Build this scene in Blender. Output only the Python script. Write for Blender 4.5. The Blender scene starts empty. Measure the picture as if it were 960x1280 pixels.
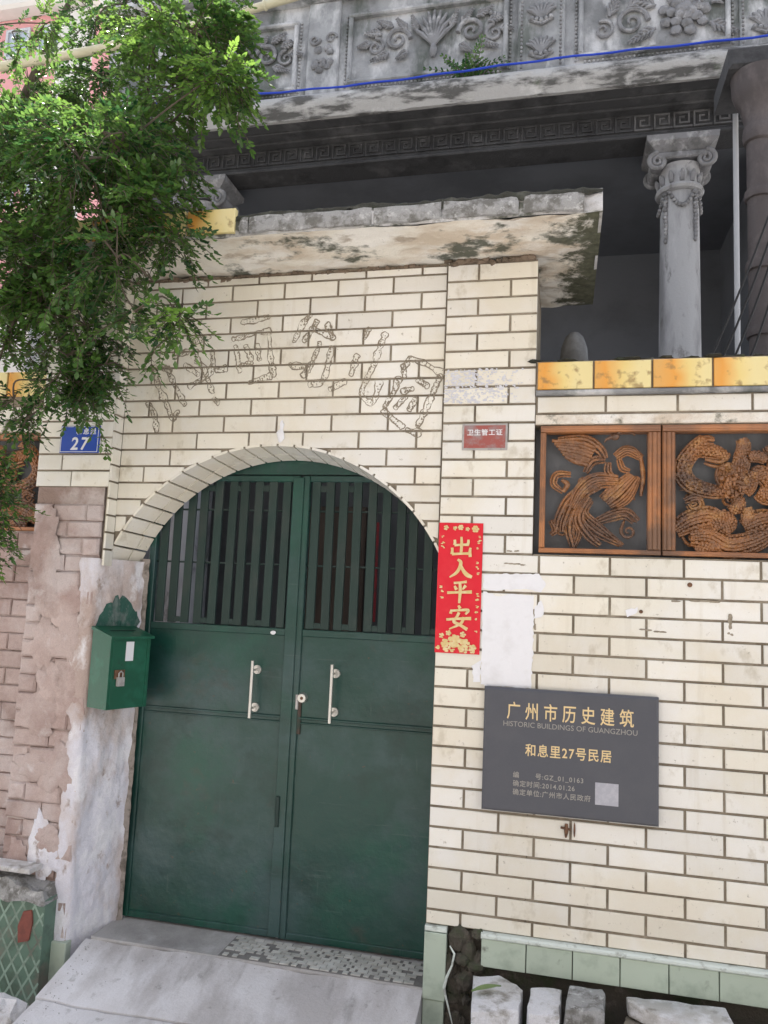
import bpy, bmesh, math, random
from mathutils import Vector, Matrix, noise
S = bpy.context.scene
COL = S.collection
rad = math.radians

# ---------------------------------------------------------------- camera
cam_d = bpy.data.cameras.new('camera')
cam = bpy.data.objects.new('camera', cam_d)
COL.objects.link(cam)
cam.location = (0.5296, -3.3523, 1.4867)
cam.rotation_euler = (rad(96.7886), rad(-2.4357), rad(12.8182))
cam_d.sensor_fit = 'VERTICAL'
cam_d.sensor_height = 36.0
cam_d.lens = 27.0
cam_d.clip_start = 0.05
cam_d.clip_end = 500
S.camera = cam

# ---------------------------------------------------------------- sky, sun, exposure
SUN_EL, SUN_AZ = 60.0, 33.0          # sun stands behind the house, to the left
W = bpy.data.worlds.new('World')
S.world = W
W.use_nodes = True
nt = W.node_tree
nt.nodes.clear()
sky = nt.nodes.new('ShaderNodeTexSky')
sky.sky_type = 'NISHITA'
sky.sun_disc = False
sky.sun_elevation = rad(SUN_EL)
sky.sun_rotation = rad(-SUN_AZ)
sky.dust_density = 3.0
hs = nt.nodes.new('ShaderNodeHueSaturation')
hs.inputs['Saturation'].default_value = 0.42
bg = nt.nodes.new('ShaderNodeBackground')
bg.inputs['Strength'].default_value = 0.15
wo = nt.nodes.new('ShaderNodeOutputWorld')
nt.links.new(sky.outputs[0], hs.inputs['Color'])
nt.links.new(hs.outputs[0], bg.inputs['Color'])
nt.links.new(bg.outputs[0], wo.inputs['Surface'])
sd = bpy.data.lights.new('sun', 'SUN')
sd.energy = 5.0
sd.angle = rad(0.6)
sd.color = (1.0, 0.95, 0.86)
sun = bpy.data.objects.new('sun', sd)
COL.objects.link(sun)
to_sun = Vector((-math.sin(rad(SUN_AZ)) * math.cos(rad(SUN_EL)), math.cos(rad(SUN_AZ)) * math.cos(rad(SUN_EL)), math.sin(rad(SUN_EL))))
sun.rotation_euler = to_sun.to_track_quat('Z', 'Y').to_euler()
S.view_settings.view_transform = 'Standard'
S.view_settings.look = 'None'
S.view_settings.exposure = 1.48
S.view_settings.gamma = 1.0

# ---------------------------------------------------------------- helpers
rng = random.Random(11)
WL = {}

def U(a, b):
    return rng.uniform(a, b)

def tag(o, label=None, cat=None, group=None, kind=None):
    if label: o['label'] = label
    if cat: o['category'] = cat
    if group: o['group'] = group
    if kind: o['kind'] = kind
    return o

def thing(name, loc, label, cat, group=None):
    o = bpy.data.objects.new(name, None)
    o.empty_display_size = 0.1
    COL.objects.link(o)
    o.location = loc
    WL[o] = Vector(loc)
    return tag(o, label, cat, group)

def link(name, me, loc, parent=None, rot=None):
    o = bpy.data.objects.new(name, me)
    COL.objects.link(o)
    loc = Vector(loc)
    WL[o] = loc
    if parent is not None:
        o.parent = parent
        o.location = loc - WL[parent]
    else:
        o.location = loc
    if rot: o.rotation_euler = rot
    return o

class MB:
    """collects verts and faces in world coordinates"""
    def __init__(s):
        s.v = []; s.f = []
    def add(s, vs, fs):
        n = len(s.v)
        s.v += [tuple(x) for x in vs]
        s.f += [tuple(i + n for i in f) for f in fs]
        return s
    def box(s, x0, x1, y0, y1, z0, z1):
        return s.add([(x0,y0,z0),(x1,y0,z0),(x1,y1,z0),(x0,y1,z0),(x0,y0,z1),(x1,y0,z1),(x1,y1,z1),(x0,y1,z1)],
                     [(0,3,2,1),(4,5,6,7),(0,1,5,4),(1,2,6,5),(2,3,7,6),(3,0,4,7)])
    def cbox(s, x0, x1, y0, y1, z0, z1, c=0.003):
        """box whose four edges of the -Y face are chamfered"""
        return s.add([(x0,y1,z0),(x1,y1,z0),(x1,y1,z1),(x0,y1,z1),(x0,y0+c,z0),(x1,y0+c,z0),(x1,y0+c,z1),(x0,y0+c,z1),
                      (x0+c,y0,z0+c),(x1-c,y0,z0+c),(x1-c,y0,z1-c),(x0+c,y0,z1-c)],
                     [(3,2,1,0),(0,1,5,4),(1,2,6,5),(2,3,7,6),(3,0,4,7),(4,5,9,8),(5,6,10,9),(6,7,11,10),(7,4,8,11),(8,9,10,11)])
    def prism(s, poly, y0, y1):
        """poly of (x,z), counter-clockwise seen from -Y; front at y0"""
        n = len(poly)
        vs = [(x, y0, z) for x, z in poly] + [(x, y1, z) for x, z in poly]
        fs = [tuple(range(n)), tuple(range(2*n-1, n-1, -1))]
        for i in range(n):
            j = (i+1) % n
            fs.append((i, i+n, j+n, j))
        return s.add(vs, fs)
    def tube(s, pts, r, n=8, flat=1.0, cap=True):
        """tube along pts; r number or list; flat squeezes it along Y"""
        pts = [Vector(p) for p in pts]
        m = len(pts)
        rs = r if isinstance(r, (list, tuple)) else [r]*m
        vs = []; up = Vector((0,1,0))
        for i, p in enumerate(pts):
            t = (pts[min(i+1,m-1)] - pts[max(i-1,0)])
            if t.length < 1e-7: t = Vector((0,0,1))
            t.normalize()
            a = up.cross(t)
            if a.length < 0.05: a = Vector((1,0,0)).cross(t)
            a.normalize(); b = t.cross(a).normalized()
            for k in range(n):
                an = 2*math.pi*k/n
                d = a*math.cos(an)*rs[i] + b*math.sin(an)*rs[i]
                d.y *= flat
                vs.append(p + d)
        fs = []
        for i in range(m-1):
            for k in range(n):
                k2 = (k+1) % n
                fs.append((i*n+k, i*n+k2, (i+1)*n+k2, (i+1)*n+k))
        if cap:
            fs.append(tuple(range(n-1,-1,-1))); fs.append(tuple((m-1)*n+k for k in range(n)))
        return s.add(vs, fs)
    def lathe(s, prof, cx, cy, n=24):
        """prof of (r,z) from bottom to top"""
        vs = []; m = len(prof)
        for r, z in prof:
            for k in range(n):
                an = 2*math.pi*k/n
                vs.append((cx+r*math.cos(an), cy+r*math.sin(an), z))
        fs = []
        for i in range(m-1):
            for k in range(n):
                k2 = (k+1) % n
                fs.append((i*n+k, i*n+k2, (i+1)*n+k2, (i+1)*n+k))
        fs.append(tuple(range(n-1,-1,-1))); fs.append(tuple((m-1)*n+k for k in range(n)))
        return s.add(vs, fs)
    def blob(s, c, rx, ry, rz, nu=8, nv=5, jit=0.0):
        c = Vector(c); vs = [c+Vector((0,0,-rz))]
        for i in range(1, nv):
            ph = math.pi*i/nv - math.pi/2
            for k in range(nu):
                an = 2*math.pi*k/nu
                q = 1 + U(-jit, jit)
                vs.append(c + Vector((rx*q*math.cos(ph)*math.cos(an), ry*q*math.cos(ph)*math.sin(an), rz*q*math.sin(ph))))
        vs.append(c+Vector((0,0,rz)))
        fs = [(0, 1+(k+1)%nu, 1+k) for k in range(nu)]
        for i in range(nv-2):
            for k in range(nu):
                k2 = (k+1)%nu
                fs.append((1+i*nu+k, 1+i*nu+k2, 1+(i+1)*nu+k2, 1+(i+1)*nu+k))
        L = len(vs)-1; o = 1+(nv-2)*nu
        fs += [(o+k, o+(k+1)%nu, L) for k in range(nu)]
        return s.add(vs, fs)
    def xform(s, M):
        s.v = [tuple(M @ Vector(v)) for v in s.v]
        return s
    def build(s, name, mat, parent=None, smooth=False, base=False):
        xs = [v[0] for v in s.v]; ys = [v[1] for v in s.v]; zs = [v[2] for v in s.v]
        c = Vector(((min(xs)+max(xs))/2, (min(ys)+max(ys))/2, min(zs) if base else (min(zs)+max(zs))/2))
        me = bpy.data.meshes.new(name)
        me.from_pydata([(v[0]-c.x, v[1]-c.y, v[2]-c.z) for v in s.v], [], s.f)
        if mat: me.materials.append(mat)
        if smooth:
            me.polygons.foreach_set('use_smooth', [True]*len(me.polygons))
            try: me.set_sharp_from_angle(angle=rad(smooth if smooth is not True else 45))
            except Exception: pass
        me.update()
        return link(name, me, c, parent)

def spline(pts, per=6):
    """Catmull-Rom through pts (tuples of any length)"""
    P = [Vector(p) for p in pts]
    if len(P) < 3: 
        return [P[0].lerp(P[-1], i/per) for i in range(per+1)]
    P = [P[0]*2-P[1]] + P + [P[-1]*2-P[-2]]
    out = []
    for i in range(1, len(P)-2):
        for k in range(per):
            t = k/per
            a, b, c, d = P[i-1], P[i], P[i+1], P[i+2]
            out.append(0.5*((2*b)+(c-a)*t+(2*a-5*b+4*c-d)*t*t+(3*b-3*c+d-a)*t**3))
    out.append(P[-2])
    return out

# ---------------------------------------------------------------- materials
def mat(name, col, rough=0.8, rnd=0.0, stains=(), bump=0.0, bscale=60.0, metal=0.0, spec=0.4, fine=0.0, vor=0.0, vscale=60.0, coat=0.0):
    """col; rnd = value spread from object to object; stains = (colour, scale(x,y,z) or s, lo, hi, strength)"""
    m = bpy.data.materials.new(name); m.use_nodes = True
    t = m.node_tree; N = t.nodes; Lk = t.links
    b = N['Principled BSDF']
    b.inputs['Roughness'].default_value = rough
    b.inputs['Metallic'].default_value = metal
    b.inputs['Specular IOR Level'].default_value = spec
    if coat: b.inputs['Coat Weight'].default_value = coat; b.inputs['Coat Roughness'].default_value = 0.12
    geo = N.new('ShaderNodeNewGeometry')
    def ntex(scale, detail=6.0, seed=0.0):
        mp = N.new('ShaderNodeMapping')
        sc = scale if isinstance(scale, (tuple, list)) else (scale,)*3
        mp.inputs['Scale'].default_value = sc
        mp.inputs['Location'].default_value = (seed, seed*0.7, seed*1.3)
        Lk.new(geo.outputs['Position'], mp.inputs['Vector'])
        tx = N.new('ShaderNodeTexNoise')
        tx.inputs['Scale'].default_value = 1.0
        tx.inputs['Detail'].default_value = detail
        tx.inputs['Roughness'].default_value = 0.62
        Lk.new(mp.outputs[0], tx.inputs['Vector'])
        return tx.outputs['Fac']
    def mixc(fac, a, c):
        mx = N.new('ShaderNodeMix'); mx.data_type = 'RGBA'
        if isinstance(fac, (int, float)): mx.inputs[0].default_value = fac
        else: Lk.new(fac, mx.inputs[0])
        for sock, val in ((mx.inputs[6], a), (mx.inputs[7], c)):
            if isinstance(val, tuple): sock.default_value = (*val[:3], 1)
            else: Lk.new(val, sock)
        return mx.outputs[2]
    cur = tuple(col)
    for i, (c2, sc, lo, hi, st) in enumerate(stains):
        f = ntex(sc, 7.0, 3.1*i+len(name))
        mr = N.new('ShaderNodeMapRange')
        mr.inputs[1].default_value = lo; mr.inputs[2].default_value = hi
        mr.inputs[3].default_value = 0.0; mr.inputs[4].default_value = st
        Lk.new(f, mr.inputs[0])
        cur = mixc(mr.outputs[0], cur, tuple(c2))
    if rnd:
        oi = N.new('ShaderNodeObjectInfo')
        mr = N.new('ShaderNodeMapRange')
        mr.inputs[3].default_value = 1-rnd; mr.inputs[4].default_value = 1+rnd
        Lk.new(oi.outputs['Random'], mr.inputs[0])
        hv = N.new('ShaderNodeHueSaturation')
        Lk.new(mr.outputs[0], hv.inputs['Value'])
        if isinstance(cur, tuple): hv.inputs['Color'].default_value = (*cur, 1)
        else: Lk.new(cur, hv.inputs['Color'])
        cur = hv.outputs[0]
    if fine:
        f = ntex(220.0, 3.0, 9.0)
        mr = N.new('ShaderNodeMapRange'); mr.inputs[3].default_value = 1-fine; mr.inputs[4].default_value = 1+fine
        mr.inputs[1].default_value = 0.3; mr.inputs[2].default_value = 0.7
        Lk.new(f, mr.inputs[0])
        hv = N.new('ShaderNodeHueSaturation'); Lk.new(mr.outputs[0], hv.inputs['Value'])
        if isinstance(cur, tuple): hv.inputs['Color'].default_value = (*cur, 1)
        else: Lk.new(cur, hv.inputs['Color'])
        cur = hv.outputs[0]
    if isinstance(cur, tuple): b.inputs['Base Color'].default_value = (*cur, 1)
    else: Lk.new(cur, b.inputs['Base Color'])
    h = None
    if bump: h = ntex(bscale, 8.0, 5.5)
    if vor:
        vt = N.new('ShaderNodeTexVoronoi'); vt.inputs['Scale'].default_value = vscale
        Lk.new(geo.outputs['Position'], vt.inputs['Vector'])
        h = vt.outputs['Distance']
    if h is not None:
        bp = N.new('ShaderNodeBump')
        bp.inputs['Strength'].default_value = vor if vor else bump
        bp.inputs['Distance'].default_value = 0.01
        Lk.new(h, bp.inputs['Height']); Lk.new(bp.outputs[0], b.inputs['Normal'])
    return m

GRIME = (0.16, 0.13, 0.09)
M = {}
M['tile'] = mat('cream_glazed_tile', (0.795, 0.76, 0.665), 0.28, 0.07, [((0.745,0.68,0.56), (1.8,1.8,1.3), .42, .62, .7), ((0.82,0.805,0.77), (1.8,1.8,1.8), .44, .58, .8), ((0.60,0.54,0.43), (16,16,1.6), .58, .72, .35), ((0.48,0.42,0.31), (9,9,6), .60, .70, .5), ((0.26,0.22,0.16), (45,45,45), .65, .73, .6)], 0.10, 24, spec=.5, fine=.02)
M['mortar'] = mat('grey_brown_mortar', (0.30, 0.255, 0.195), 0.95, 0, [((0.17,0.14,0.105), 4, .42, .62, .8), ((0.42,0.37,0.30), 7, .52, .64, .7)], 0.8, 120)
M['orange_tile'] = None
M['concrete'] = mat('grey_concrete', (0.42, 0.41, 0.41), 0.9, 0.04, [((0.20,0.19,0.19), (2.2,2.2,2.2), .48, .68, .65), ((0.60,0.60,0.62), 5, .55, .7, .6)], 0.35, 70, fine=.08)
M['soffit'] = mat('limewashed_soffit', (0.82, 0.78, 0.70), 0.9, 0, [((0.58,0.48,0.37), (2.2,4,3), .46, .60, .8), ((0.86,0.84,0.80), (3,6,3), .50, .60, .8), ((0.30,0.23,0.17), (5,9,5), .57, .66, .7), ((0.05,0.06,0.04), (3.4,4.5,5), .555, .62, .9)], 0.8, 30, fine=.06)
M['fascia'] = mat('mossy_slab_concrete', (0.44, 0.43, 0.42), 0.95, 0.1, [((0.62,0.62,0.64), (5,5,9), .46, .58, .8), ((0.07,0.075,0.055), (6,6,8), .50, .58, .9)], 0.9, 50, fine=.1)
M['moss'] = mat('black_moss', (0.045, 0.045, 0.035), 1.0, 0, [((0.12,0.12,0.10), 14, .52, .66, .7), ((0.06,0.09,0.035), 8, .55, .7, .7)], 1.0, 90, fine=.15)
M['brown_brick'] = mat('weathered_brown_brick', (0.40, 0.295, 0.27), 0.93, 0.05, [((0.54,0.44,0.415), (3,3,3), .40, .58, .9), ((0.26,0.185,0.16), (2.4,2.4,2.6), .50, .64, .7), ((0.62,0.56,0.555), (2.6,2.6,2.2), .50, .62, .65), ((0.70,0.67,0.68), (8,8,8), .60, .70, .55)], 1.0, 32, fine=.1)
M['brown_mortar'] = mat('dusty_brown_mortar', (0.43, 0.33, 0.305), 0.97, 0, [((0.28,0.20,0.165), 5, .45, .62, .8), ((0.62,0.56,0.54), (2.6,2.6,2.2), .47, .60, .8)], 0.9, 60)
M['plaster'] = mat('flaking_limewash', (0.62, 0.56, 0.555), 0.95, 0, [((0.44,0.335,0.295), (2.6,2.6,1.7), .46, .58, .85), ((0.72,0.72,0.80), (2.4,2.4,1.2), .47, .57, .92), ((0.82,0.82,0.86), (6,6,4), .53, .62, .8), ((0.30,0.22,0.18), (11,11,8), .60, .68, .8)], 1.0, 26, fine=.08)
M['rough_plaster'] = mat('broken_plaster_edge', (0.34, 0.30, 0.27), 0.97, 0, [((0.14,0.12,0.10), 20, .48, .62, .8)], 1.0, 70)
M['green_paint'] = mat('worn_dark_green_gate_paint', (0.010, 0.054, 0.043), 0.33, 0, [((0.044,0.088,0.090), (1.5,1.5,1.8), .45, .60, .85), ((0.008,0.078,0.052), (2.0,2.0,2.0), .50, .62, .8), ((0.008,0.036,0.030), (3.0,3.0,3.6), .54, .66, .7), ((0.065,0.052,0.042), (2.2,2.2,2.8), .60, .69, .55), ((0.11,0.14,0.135), (3,3,40), .64, .74, .4), ((0.12,0.06,0.035), (30,30,30), .67, .74, .6), ((0.09,0.13,0.12), (40,40,3), .64, .73, .45)], 0.5, 9, spec=.5, fine=.06)
M['green_bar'] = mat('dark_green_bar_paint', (0.014, 0.036, 0.031), 0.5, 0.15, [((0.05,0.055,0.052), (9,9,4), .5, .7, .5)], 0.1, 60)
M['mailbox'] = mat('green_mailbox_enamel', (0.012, 0.095, 0.055), 0.35, 0, [((0.03,0.19,0.12), 9, .5, .7, .5), ((0.02,0.06,0.04), 14, .6, .72, .6)], 0.08, 40, spec=.5, fine=.04)
M['steel'] = mat('brushed_steel', (0.62, 0.61, 0.58), 0.34, 0, [], 0.05, 200, metal=0.85)
M['rust'] = mat('rusty_iron', (0.20, 0.105, 0.06), 0.85, 0, [((0.05,0.035,0.03), 30, .45, .65, .8)], 0.5, 150)
M['red_paper'] = mat('red_couplet_paper', (0.72, 0.012, 0.030), 0.55, 0, [((0.78,0.05,0.06), 16, .5, .7, .4)], 0.1, 25)
M['gold'] = mat('gold_print', (0.72, 0.54, 0.24), 0.45, 0, [((0.83,0.72,0.45), 40, .45, .65, .7)], 0, metal=0.15)
M['plaque'] = mat('dark_slate_plaque', (0.080, 0.083, 0.100), 0.42, 0, [((0.095,0.097,0.112), 6, .45, .65, .6)], 0.05, 120, spec=.45, fine=.03)
M['plaque_gold'] = mat('gold_lettering', (0.78, 0.60, 0.33), 0.45, 0, [], 0, metal=0.2)
M['plaque_grey'] = mat('faded_engraved_lettering', (0.36, 0.34, 0.31), 0.6)
M['plaque_dim'] = mat('dull_engraved_lettering', (0.25, 0.25, 0.26), 0.6)
M['pale_label'] = mat('pale_grey_sticker', (0.42, 0.42, 0.47), 0.6, 0, [((0.52,0.52,0.56), 60, .45, .6, .6)])
M['paper'] = mat('white_paper_scraps', (0.84, 0.84, 0.87), 0.85, 0, [((0.70,0.69,0.70), 12, .52, .7, .5)], 0.4, 40)
M['blue_plate'] = mat('blue_enamel', (0.012, 0.065, 0.40), 0.3, 0, [((0.03,0.10,0.45), 14, .5, .7, .5)], 0, spec=.5)
M['white_paint'] = mat('white_enamel', (0.80, 0.81, 0.84), 0.4)
M['red_plate'] = mat('faded_red_plate', (0.36, 0.10, 0.085), 0.5, 0, [((0.32,0.26,0.26), (14,14,18), .46, .60, .85)], 0.1, 60)
M['grey_metal'] = mat('tarnished_grey_metal', (0.46, 0.44, 0.43), 0.5, 0, [((0.30,0.27,0.26), 40, .5, .65, .6)], 0.1, 90, metal=.3)
M['amber'] = mat('amber_glazed_carving', (0.33, 0.14, 0.050), 0.30, 0.05, [((0.16,0.078,0.040), 5, .44, .58, .85), ((0.09,0.052,0.036), 3.0, .52, .62, .8), ((0.46,0.24,0.09), 13, .56, .66, .6)], 0, spec=.6, vor=.55, vscale=75)
M['amber_frame'] = mat('amber_glazed_moulding', (0.42, 0.175, 0.068), 0.33, 0.05, [((0.22,0.105,0.055), 4, .46, .60, .85), ((0.12,0.075,0.052), 2.6, .55, .64, .8)], 0.25, 30, spec=.55)
M['backboard'] = mat('blue_grey_board', (0.17, 0.18, 0.195), 0.6, 0, [((0.11,0.115,0.125), (10,10,3), .48, .66, .6)], 0.1, 30)
M['green_plinth'] = mat('pale_green_glazed_tile', (0.47, 0.55, 0.46), 0.35, 0.07, [((0.26,0.32,0.26), (9,9,9), .52, .7, .6), ((0.08,0.075,0.06), 13, .63, .74, .7)], 0.08, 40, spec=.5)
M['pale_edge'] = mat('chipped_white_glaze', (0.66, 0.72, 0.68), 0.5, 0, [((0.26,0.27,0.24), (16,16,20), .54, .66, .8)], 0.4, 60)
M['white_stone'] = mat('white_stone_block', (0.68, 0.68, 0.71), 0.9, 0, [((0.48,0.46,0.43), 5, .44, .58, .75), ((0.24,0.22,0.19), (9,9,12), .55, .65, .8), ((0.78,0.78,0.81), 9, .52, .62, .7)], 0.9, 45, fine=.09)
M['grey_stone'] = mat('lichen_grey_stone', (0.36, 0.36, 0.36), 0.95, 0, [((0.13,0.125,0.11), 18, .46, .6, .8), ((0.62,0.62,0.62), 30, .56, .66, .7)], 0.9, 60, fine=.12)
M['dark_rubble'] = mat('dark_mossy_rubble', (0.085, 0.075, 0.062), 1.0, 0, [((0.05,0.075,0.035), 9, .5, .65, .7), ((0.20,0.17,0.15), 16, .56, .7, .7)], 1.0, 60, fine=.12)
M['house_stucco'] = mat('grey_weathered_stucco', (0.35, 0.355, 0.365), 0.93, 0, [((0.18,0.185,0.19), (2.4,2.4,2.6), .44, .60, .85), ((0.64,0.64,0.65), (4,4,2.0), .50, .62, .8), ((0.085,0.10,0.085), (3.4,3.4,1.4), .53, .64, .8)], 0.4, 50, fine=.06)
M['house_black'] = mat('blackened_stucco', (0.062, 0.063, 0.067), 0.95, 0, [((0.14,0.14,0.145), (3.5,3.5,5), .52, .70, .7), ((0.03,0.03,0.033), 6, .5, .66, .7)], 0.5, 60, fine=.08)  # weathered black, darkened further to paint in the entablature's deep shade
M['relief'] = mat('grey_stucco_relief', (0.25, 0.25, 0.26), 0.95, 0.05, [((0.12,0.12,0.12), (8,8,8), .48, .64, .75), ((0.52,0.52,0.53), 12, .54, .68, .7)], 0.5, 80)
M['column'] = mat('grey_stone_column', (0.40, 0.405, 0.42), 0.9, 0, [((0.19,0.19,0.20), (4,4,1.0), .44, .60, .85), ((0.52,0.52,0.54), (7,7,1.6), .52, .64, .7), ((0.12,0.115,0.11), (12,12,5), .58, .68, .7)], 0.3, 60, fine=.05)
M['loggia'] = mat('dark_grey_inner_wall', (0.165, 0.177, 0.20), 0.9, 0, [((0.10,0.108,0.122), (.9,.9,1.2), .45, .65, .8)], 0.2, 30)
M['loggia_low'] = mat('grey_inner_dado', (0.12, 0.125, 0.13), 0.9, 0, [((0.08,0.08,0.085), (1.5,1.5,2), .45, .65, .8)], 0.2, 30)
M['pipe'] = mat('dark_iron_pipe', (0.075, 0.064, 0.064), 0.7, 0, [((0.14,0.12,0.118), (8,8,4), .48, .66, .7), ((0.06,0.05,0.05), 16, .54, .68, .6)], 0.3, 90)
M['frame_and_gap'] = mat('white_plastic_pipe', (0.46, 0.47, 0.49), 0.5)
M['blue_cable'] = mat('blue_plastic_cable', (0.02, 0.06, 0.50), 0.5)
M['black_cable'] = mat('black_rubber_cable', (0.012, 0.012, 0.013), 0.6)
M['pole'] = mat('pale_bamboo_pole', (0.62, 0.58, 0.42), 0.6, 0, [((0.46,0.44,0.30), (4,12,12), .48, .66, .7)], 0.15, 60)
M['bark'] = mat('grey_brown_bark', (0.12, 0.095, 0.07), 0.95, 0, [((0.055,0.045,0.035), 18, .45, .65, .8)], 0.9, 60)
M['pink'] = mat('pink_render', (0.62, 0.30, 0.30), 0.9, 0, [((0.50,0.24,0.24), .5, .45, .65, .6)], 0.1, 10)
M['pale_render'] = mat('pale_render', (0.62, 0.60, 0.56), 0.9, 0, [((0.48,0.46,0.43), .5, .45, .65, .6)], 0.1, 10)
M['glass'] = mat('window_glass', (0.35, 0.40, 0.46), 0.08, 0, [], 0, spec=.6)
M['white_mosaic'] = mat('off_white_mosaic', (0.56, 0.56, 0.54), 0.5, 0.16, [((0.35,0.33,0.29), 25, .5, .68, .6)], 0.1, 60)
M['dark_grout'] = mat('dark_grout', (0.22, 0.215, 0.21), 0.95, 0, [((0.13,0.125,0.12), 20, .5, .65, .6)], 0.4, 90)
M['scar'] = mat('dried_glue_residue', (0.27, 0.23, 0.175), 0.95, 0.1, [((0.40,0.35,0.275), 30, .46, .62, .8)], 0.6, 120)
M['lattice'] = mat('light_green_lattice', (0.30, 0.42, 0.35), 0.5, 0, [((0.17,0.22,0.18), 9, .46, .60, .8), ((0.12,0.11,0.09), 6, .55, .66, .8)], 0.1, 60)
M['lattice_back'] = mat('dark_green_tile', (0.12, 0.20, 0.155), 0.45, 0.12, [((0.07,0.10,0.075), 8, .46, .60, .8), ((0.20,0.17,0.145), 5, .52, .64, .8)], 0.1, 60)
M['red_motif'] = mat('dull_red_tile', (0.27, 0.085, 0.065), 0.6, 0.1, [((0.17,0.06,0.05), 25, .45, .65, .7)], 0.2, 60)
M['soil'] = mat('dry_soil', (0.13, 0.10, 0.075), 1.0, 0, [((0.07,0.055,0.04), 20, .45, .6, .8)], 1.0, 70, fine=.2)
M['ground'] = mat('street_concrete', (0.40, 0.39, 0.385), 0.92, 0, [((0.27,0.26,0.255), 1.3, .46, .66, .7)], 0.3, 60, fine=.07)
M['yard'] = mat('courtyard_paving', (0.22, 0.21, 0.20), 0.92, 0, [((0.13,0.125,0.12), 1.6, .46, .66, .7)], 0.3, 60, fine=.07)

def damp_moss(m):
    """black-green moss where the 'damp' attribute of the mesh and a noise agree"""
    t = m.node_tree; N = t.nodes; b = N['Principled BSDF']
    src = b.inputs['Base Color'].links[0].from_socket
    at = N.new('ShaderNodeAttribute'); at.attribute_name = 'damp'
    geo = N.new('ShaderNodeNewGeometry'); nz = N.new('ShaderNodeTexNoise')
    nz.inputs['Scale'].default_value = 9; nz.inputs['Detail'].default_value = 9; nz.inputs['Roughness'].default_value = .7
    t.links.new(geo.outputs['Position'], nz.inputs['Vector'])
    ad = N.new('ShaderNodeMath'); ad.operation = 'ADD'
    t.links.new(at.outputs['Fac'], ad.inputs[0]); t.links.new(nz.outputs['Fac'], ad.inputs[1])
    mr = N.new('ShaderNodeMapRange'); mr.inputs[1].default_value = .56; mr.inputs[2].default_value = .68
    t.links.new(ad.outputs[0], mr.inputs[0])
    r = N.new('ShaderNodeValToRGB'); r.color_ramp.elements[0].color = (.03,.035,.022,1); r.color_ramp.elements[1].color = (.16,.16,.11,1)
    n2 = N.new('ShaderNodeTexNoise'); n2.inputs['Scale'].default_value = 40
    t.links.new(geo.outputs['Position'], n2.inputs['Vector']); t.links.new(n2.outputs['Fac'], r.inputs[0])
    mx = N.new('ShaderNodeMix'); mx.data_type = 'RGBA'
    t.links.new(mr.outputs[0], mx.inputs[0]); t.links.new(src, mx.inputs[6]); t.links.new(r.outputs[0], mx.inputs[7])
    t.links.new(mx.outputs[2], b.inputs['Base Color'])
damp_moss(M['soffit'])

def orange_material():
    """glazed coping tile: amber on its left, straw yellow on its right (the glaze itself)"""
    m = bpy.data.materials.new('amber_to_straw_glaze'); m.use_nodes = True
    t = m.node_tree; N = t.nodes; b = N['Principled BSDF']
    b.inputs['Roughness'].default_value = 0.25
    tc = N.new('ShaderNodeTexCoord'); sx = N.new('ShaderNodeSeparateXYZ')
    t.links.new(tc.outputs['Generated'], sx.inputs[0])
    nz = N.new('ShaderNodeTexNoise'); nz.inputs['Scale'].default_value = 9
    geo = N.new('ShaderNodeNewGeometry'); t.links.new(geo.outputs['Position'], nz.inputs['Vector'])
    ma = N.new('ShaderNodeMath'); ma.operation = 'MULTIPLY_ADD'; ma.inputs[1].default_value = 0.35; 
    t.links.new(nz.outputs['Fac'], ma.inputs[0]); t.links.new(sx.outputs['X'], ma.inputs[2])
    r = N.new('ShaderNodeValToRGB'); e = r.color_ramp
    e.elements[0].position = 0.15; e.elements[0].color = (0.72, 0.40, 0.12, 1)
    e.elements[1].position = 1.1; e.elements[1].color = (0.80, 0.68, 0.34, 1)
    k = e.elements.new(0.42); k.color = (0.78, 0.36, 0.07, 1)
    k = e.elements.new(0.72); k.color = (0.80, 0.62, 0.24, 1)
    oi = N.new('ShaderNodeObjectInfo'); m2 = N.new('ShaderNodeMath'); m2.operation = 'MULTIPLY_ADD'; m2.inputs[1].default_value = 0.34
    t.links.new(oi.outputs['Random'], m2.inputs[0]); t.links.new(ma.outputs[0], m2.inputs[2])
    m3 = N.new('ShaderNodeMath'); m3.operation = 'SUBTRACT'; m3.inputs[1].default_value = 0.16; t.links.new(m2.outputs[0], m3.inputs[0])
    t.links.new(m3.outputs[0], r.inputs[0])
    n2 = N.new('ShaderNodeTexNoise'); n2.inputs['Scale'].default_value = 26; n2.inputs['Detail'].default_value = 8
    t.links.new(geo.outputs['Position'], n2.inputs['Vector'])
    mr = N.new('ShaderNodeMapRange'); mr.inputs[1].default_value = .56; mr.inputs[2].default_value = .70; mr.inputs[4].default_value = .75
    t.links.new(n2.outputs['Fac'], mr.inputs[0])
    mx = N.new('ShaderNodeMix'); mx.data_type = 'RGBA'; mx.inputs[7].default_value = (.30, .19, .08, 1)
    t.links.new(mr.outputs[0], mx.inputs[0]); t.links.new(r.outputs[0], mx.inputs[6]); t.links.new(mx.outputs[2], b.inputs['Base Color'])
    bp = N.new('ShaderNodeBump'); bp.inputs['Strength'].default_value = .12; bp.inputs['Distance'].default_value = .01
    t.links.new(nz.outputs['Fac'], bp.inputs['Height']); t.links.new(bp.outputs[0], b.inputs['Normal'])
    return m
M['orange_tile'] = orange_material()

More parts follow.
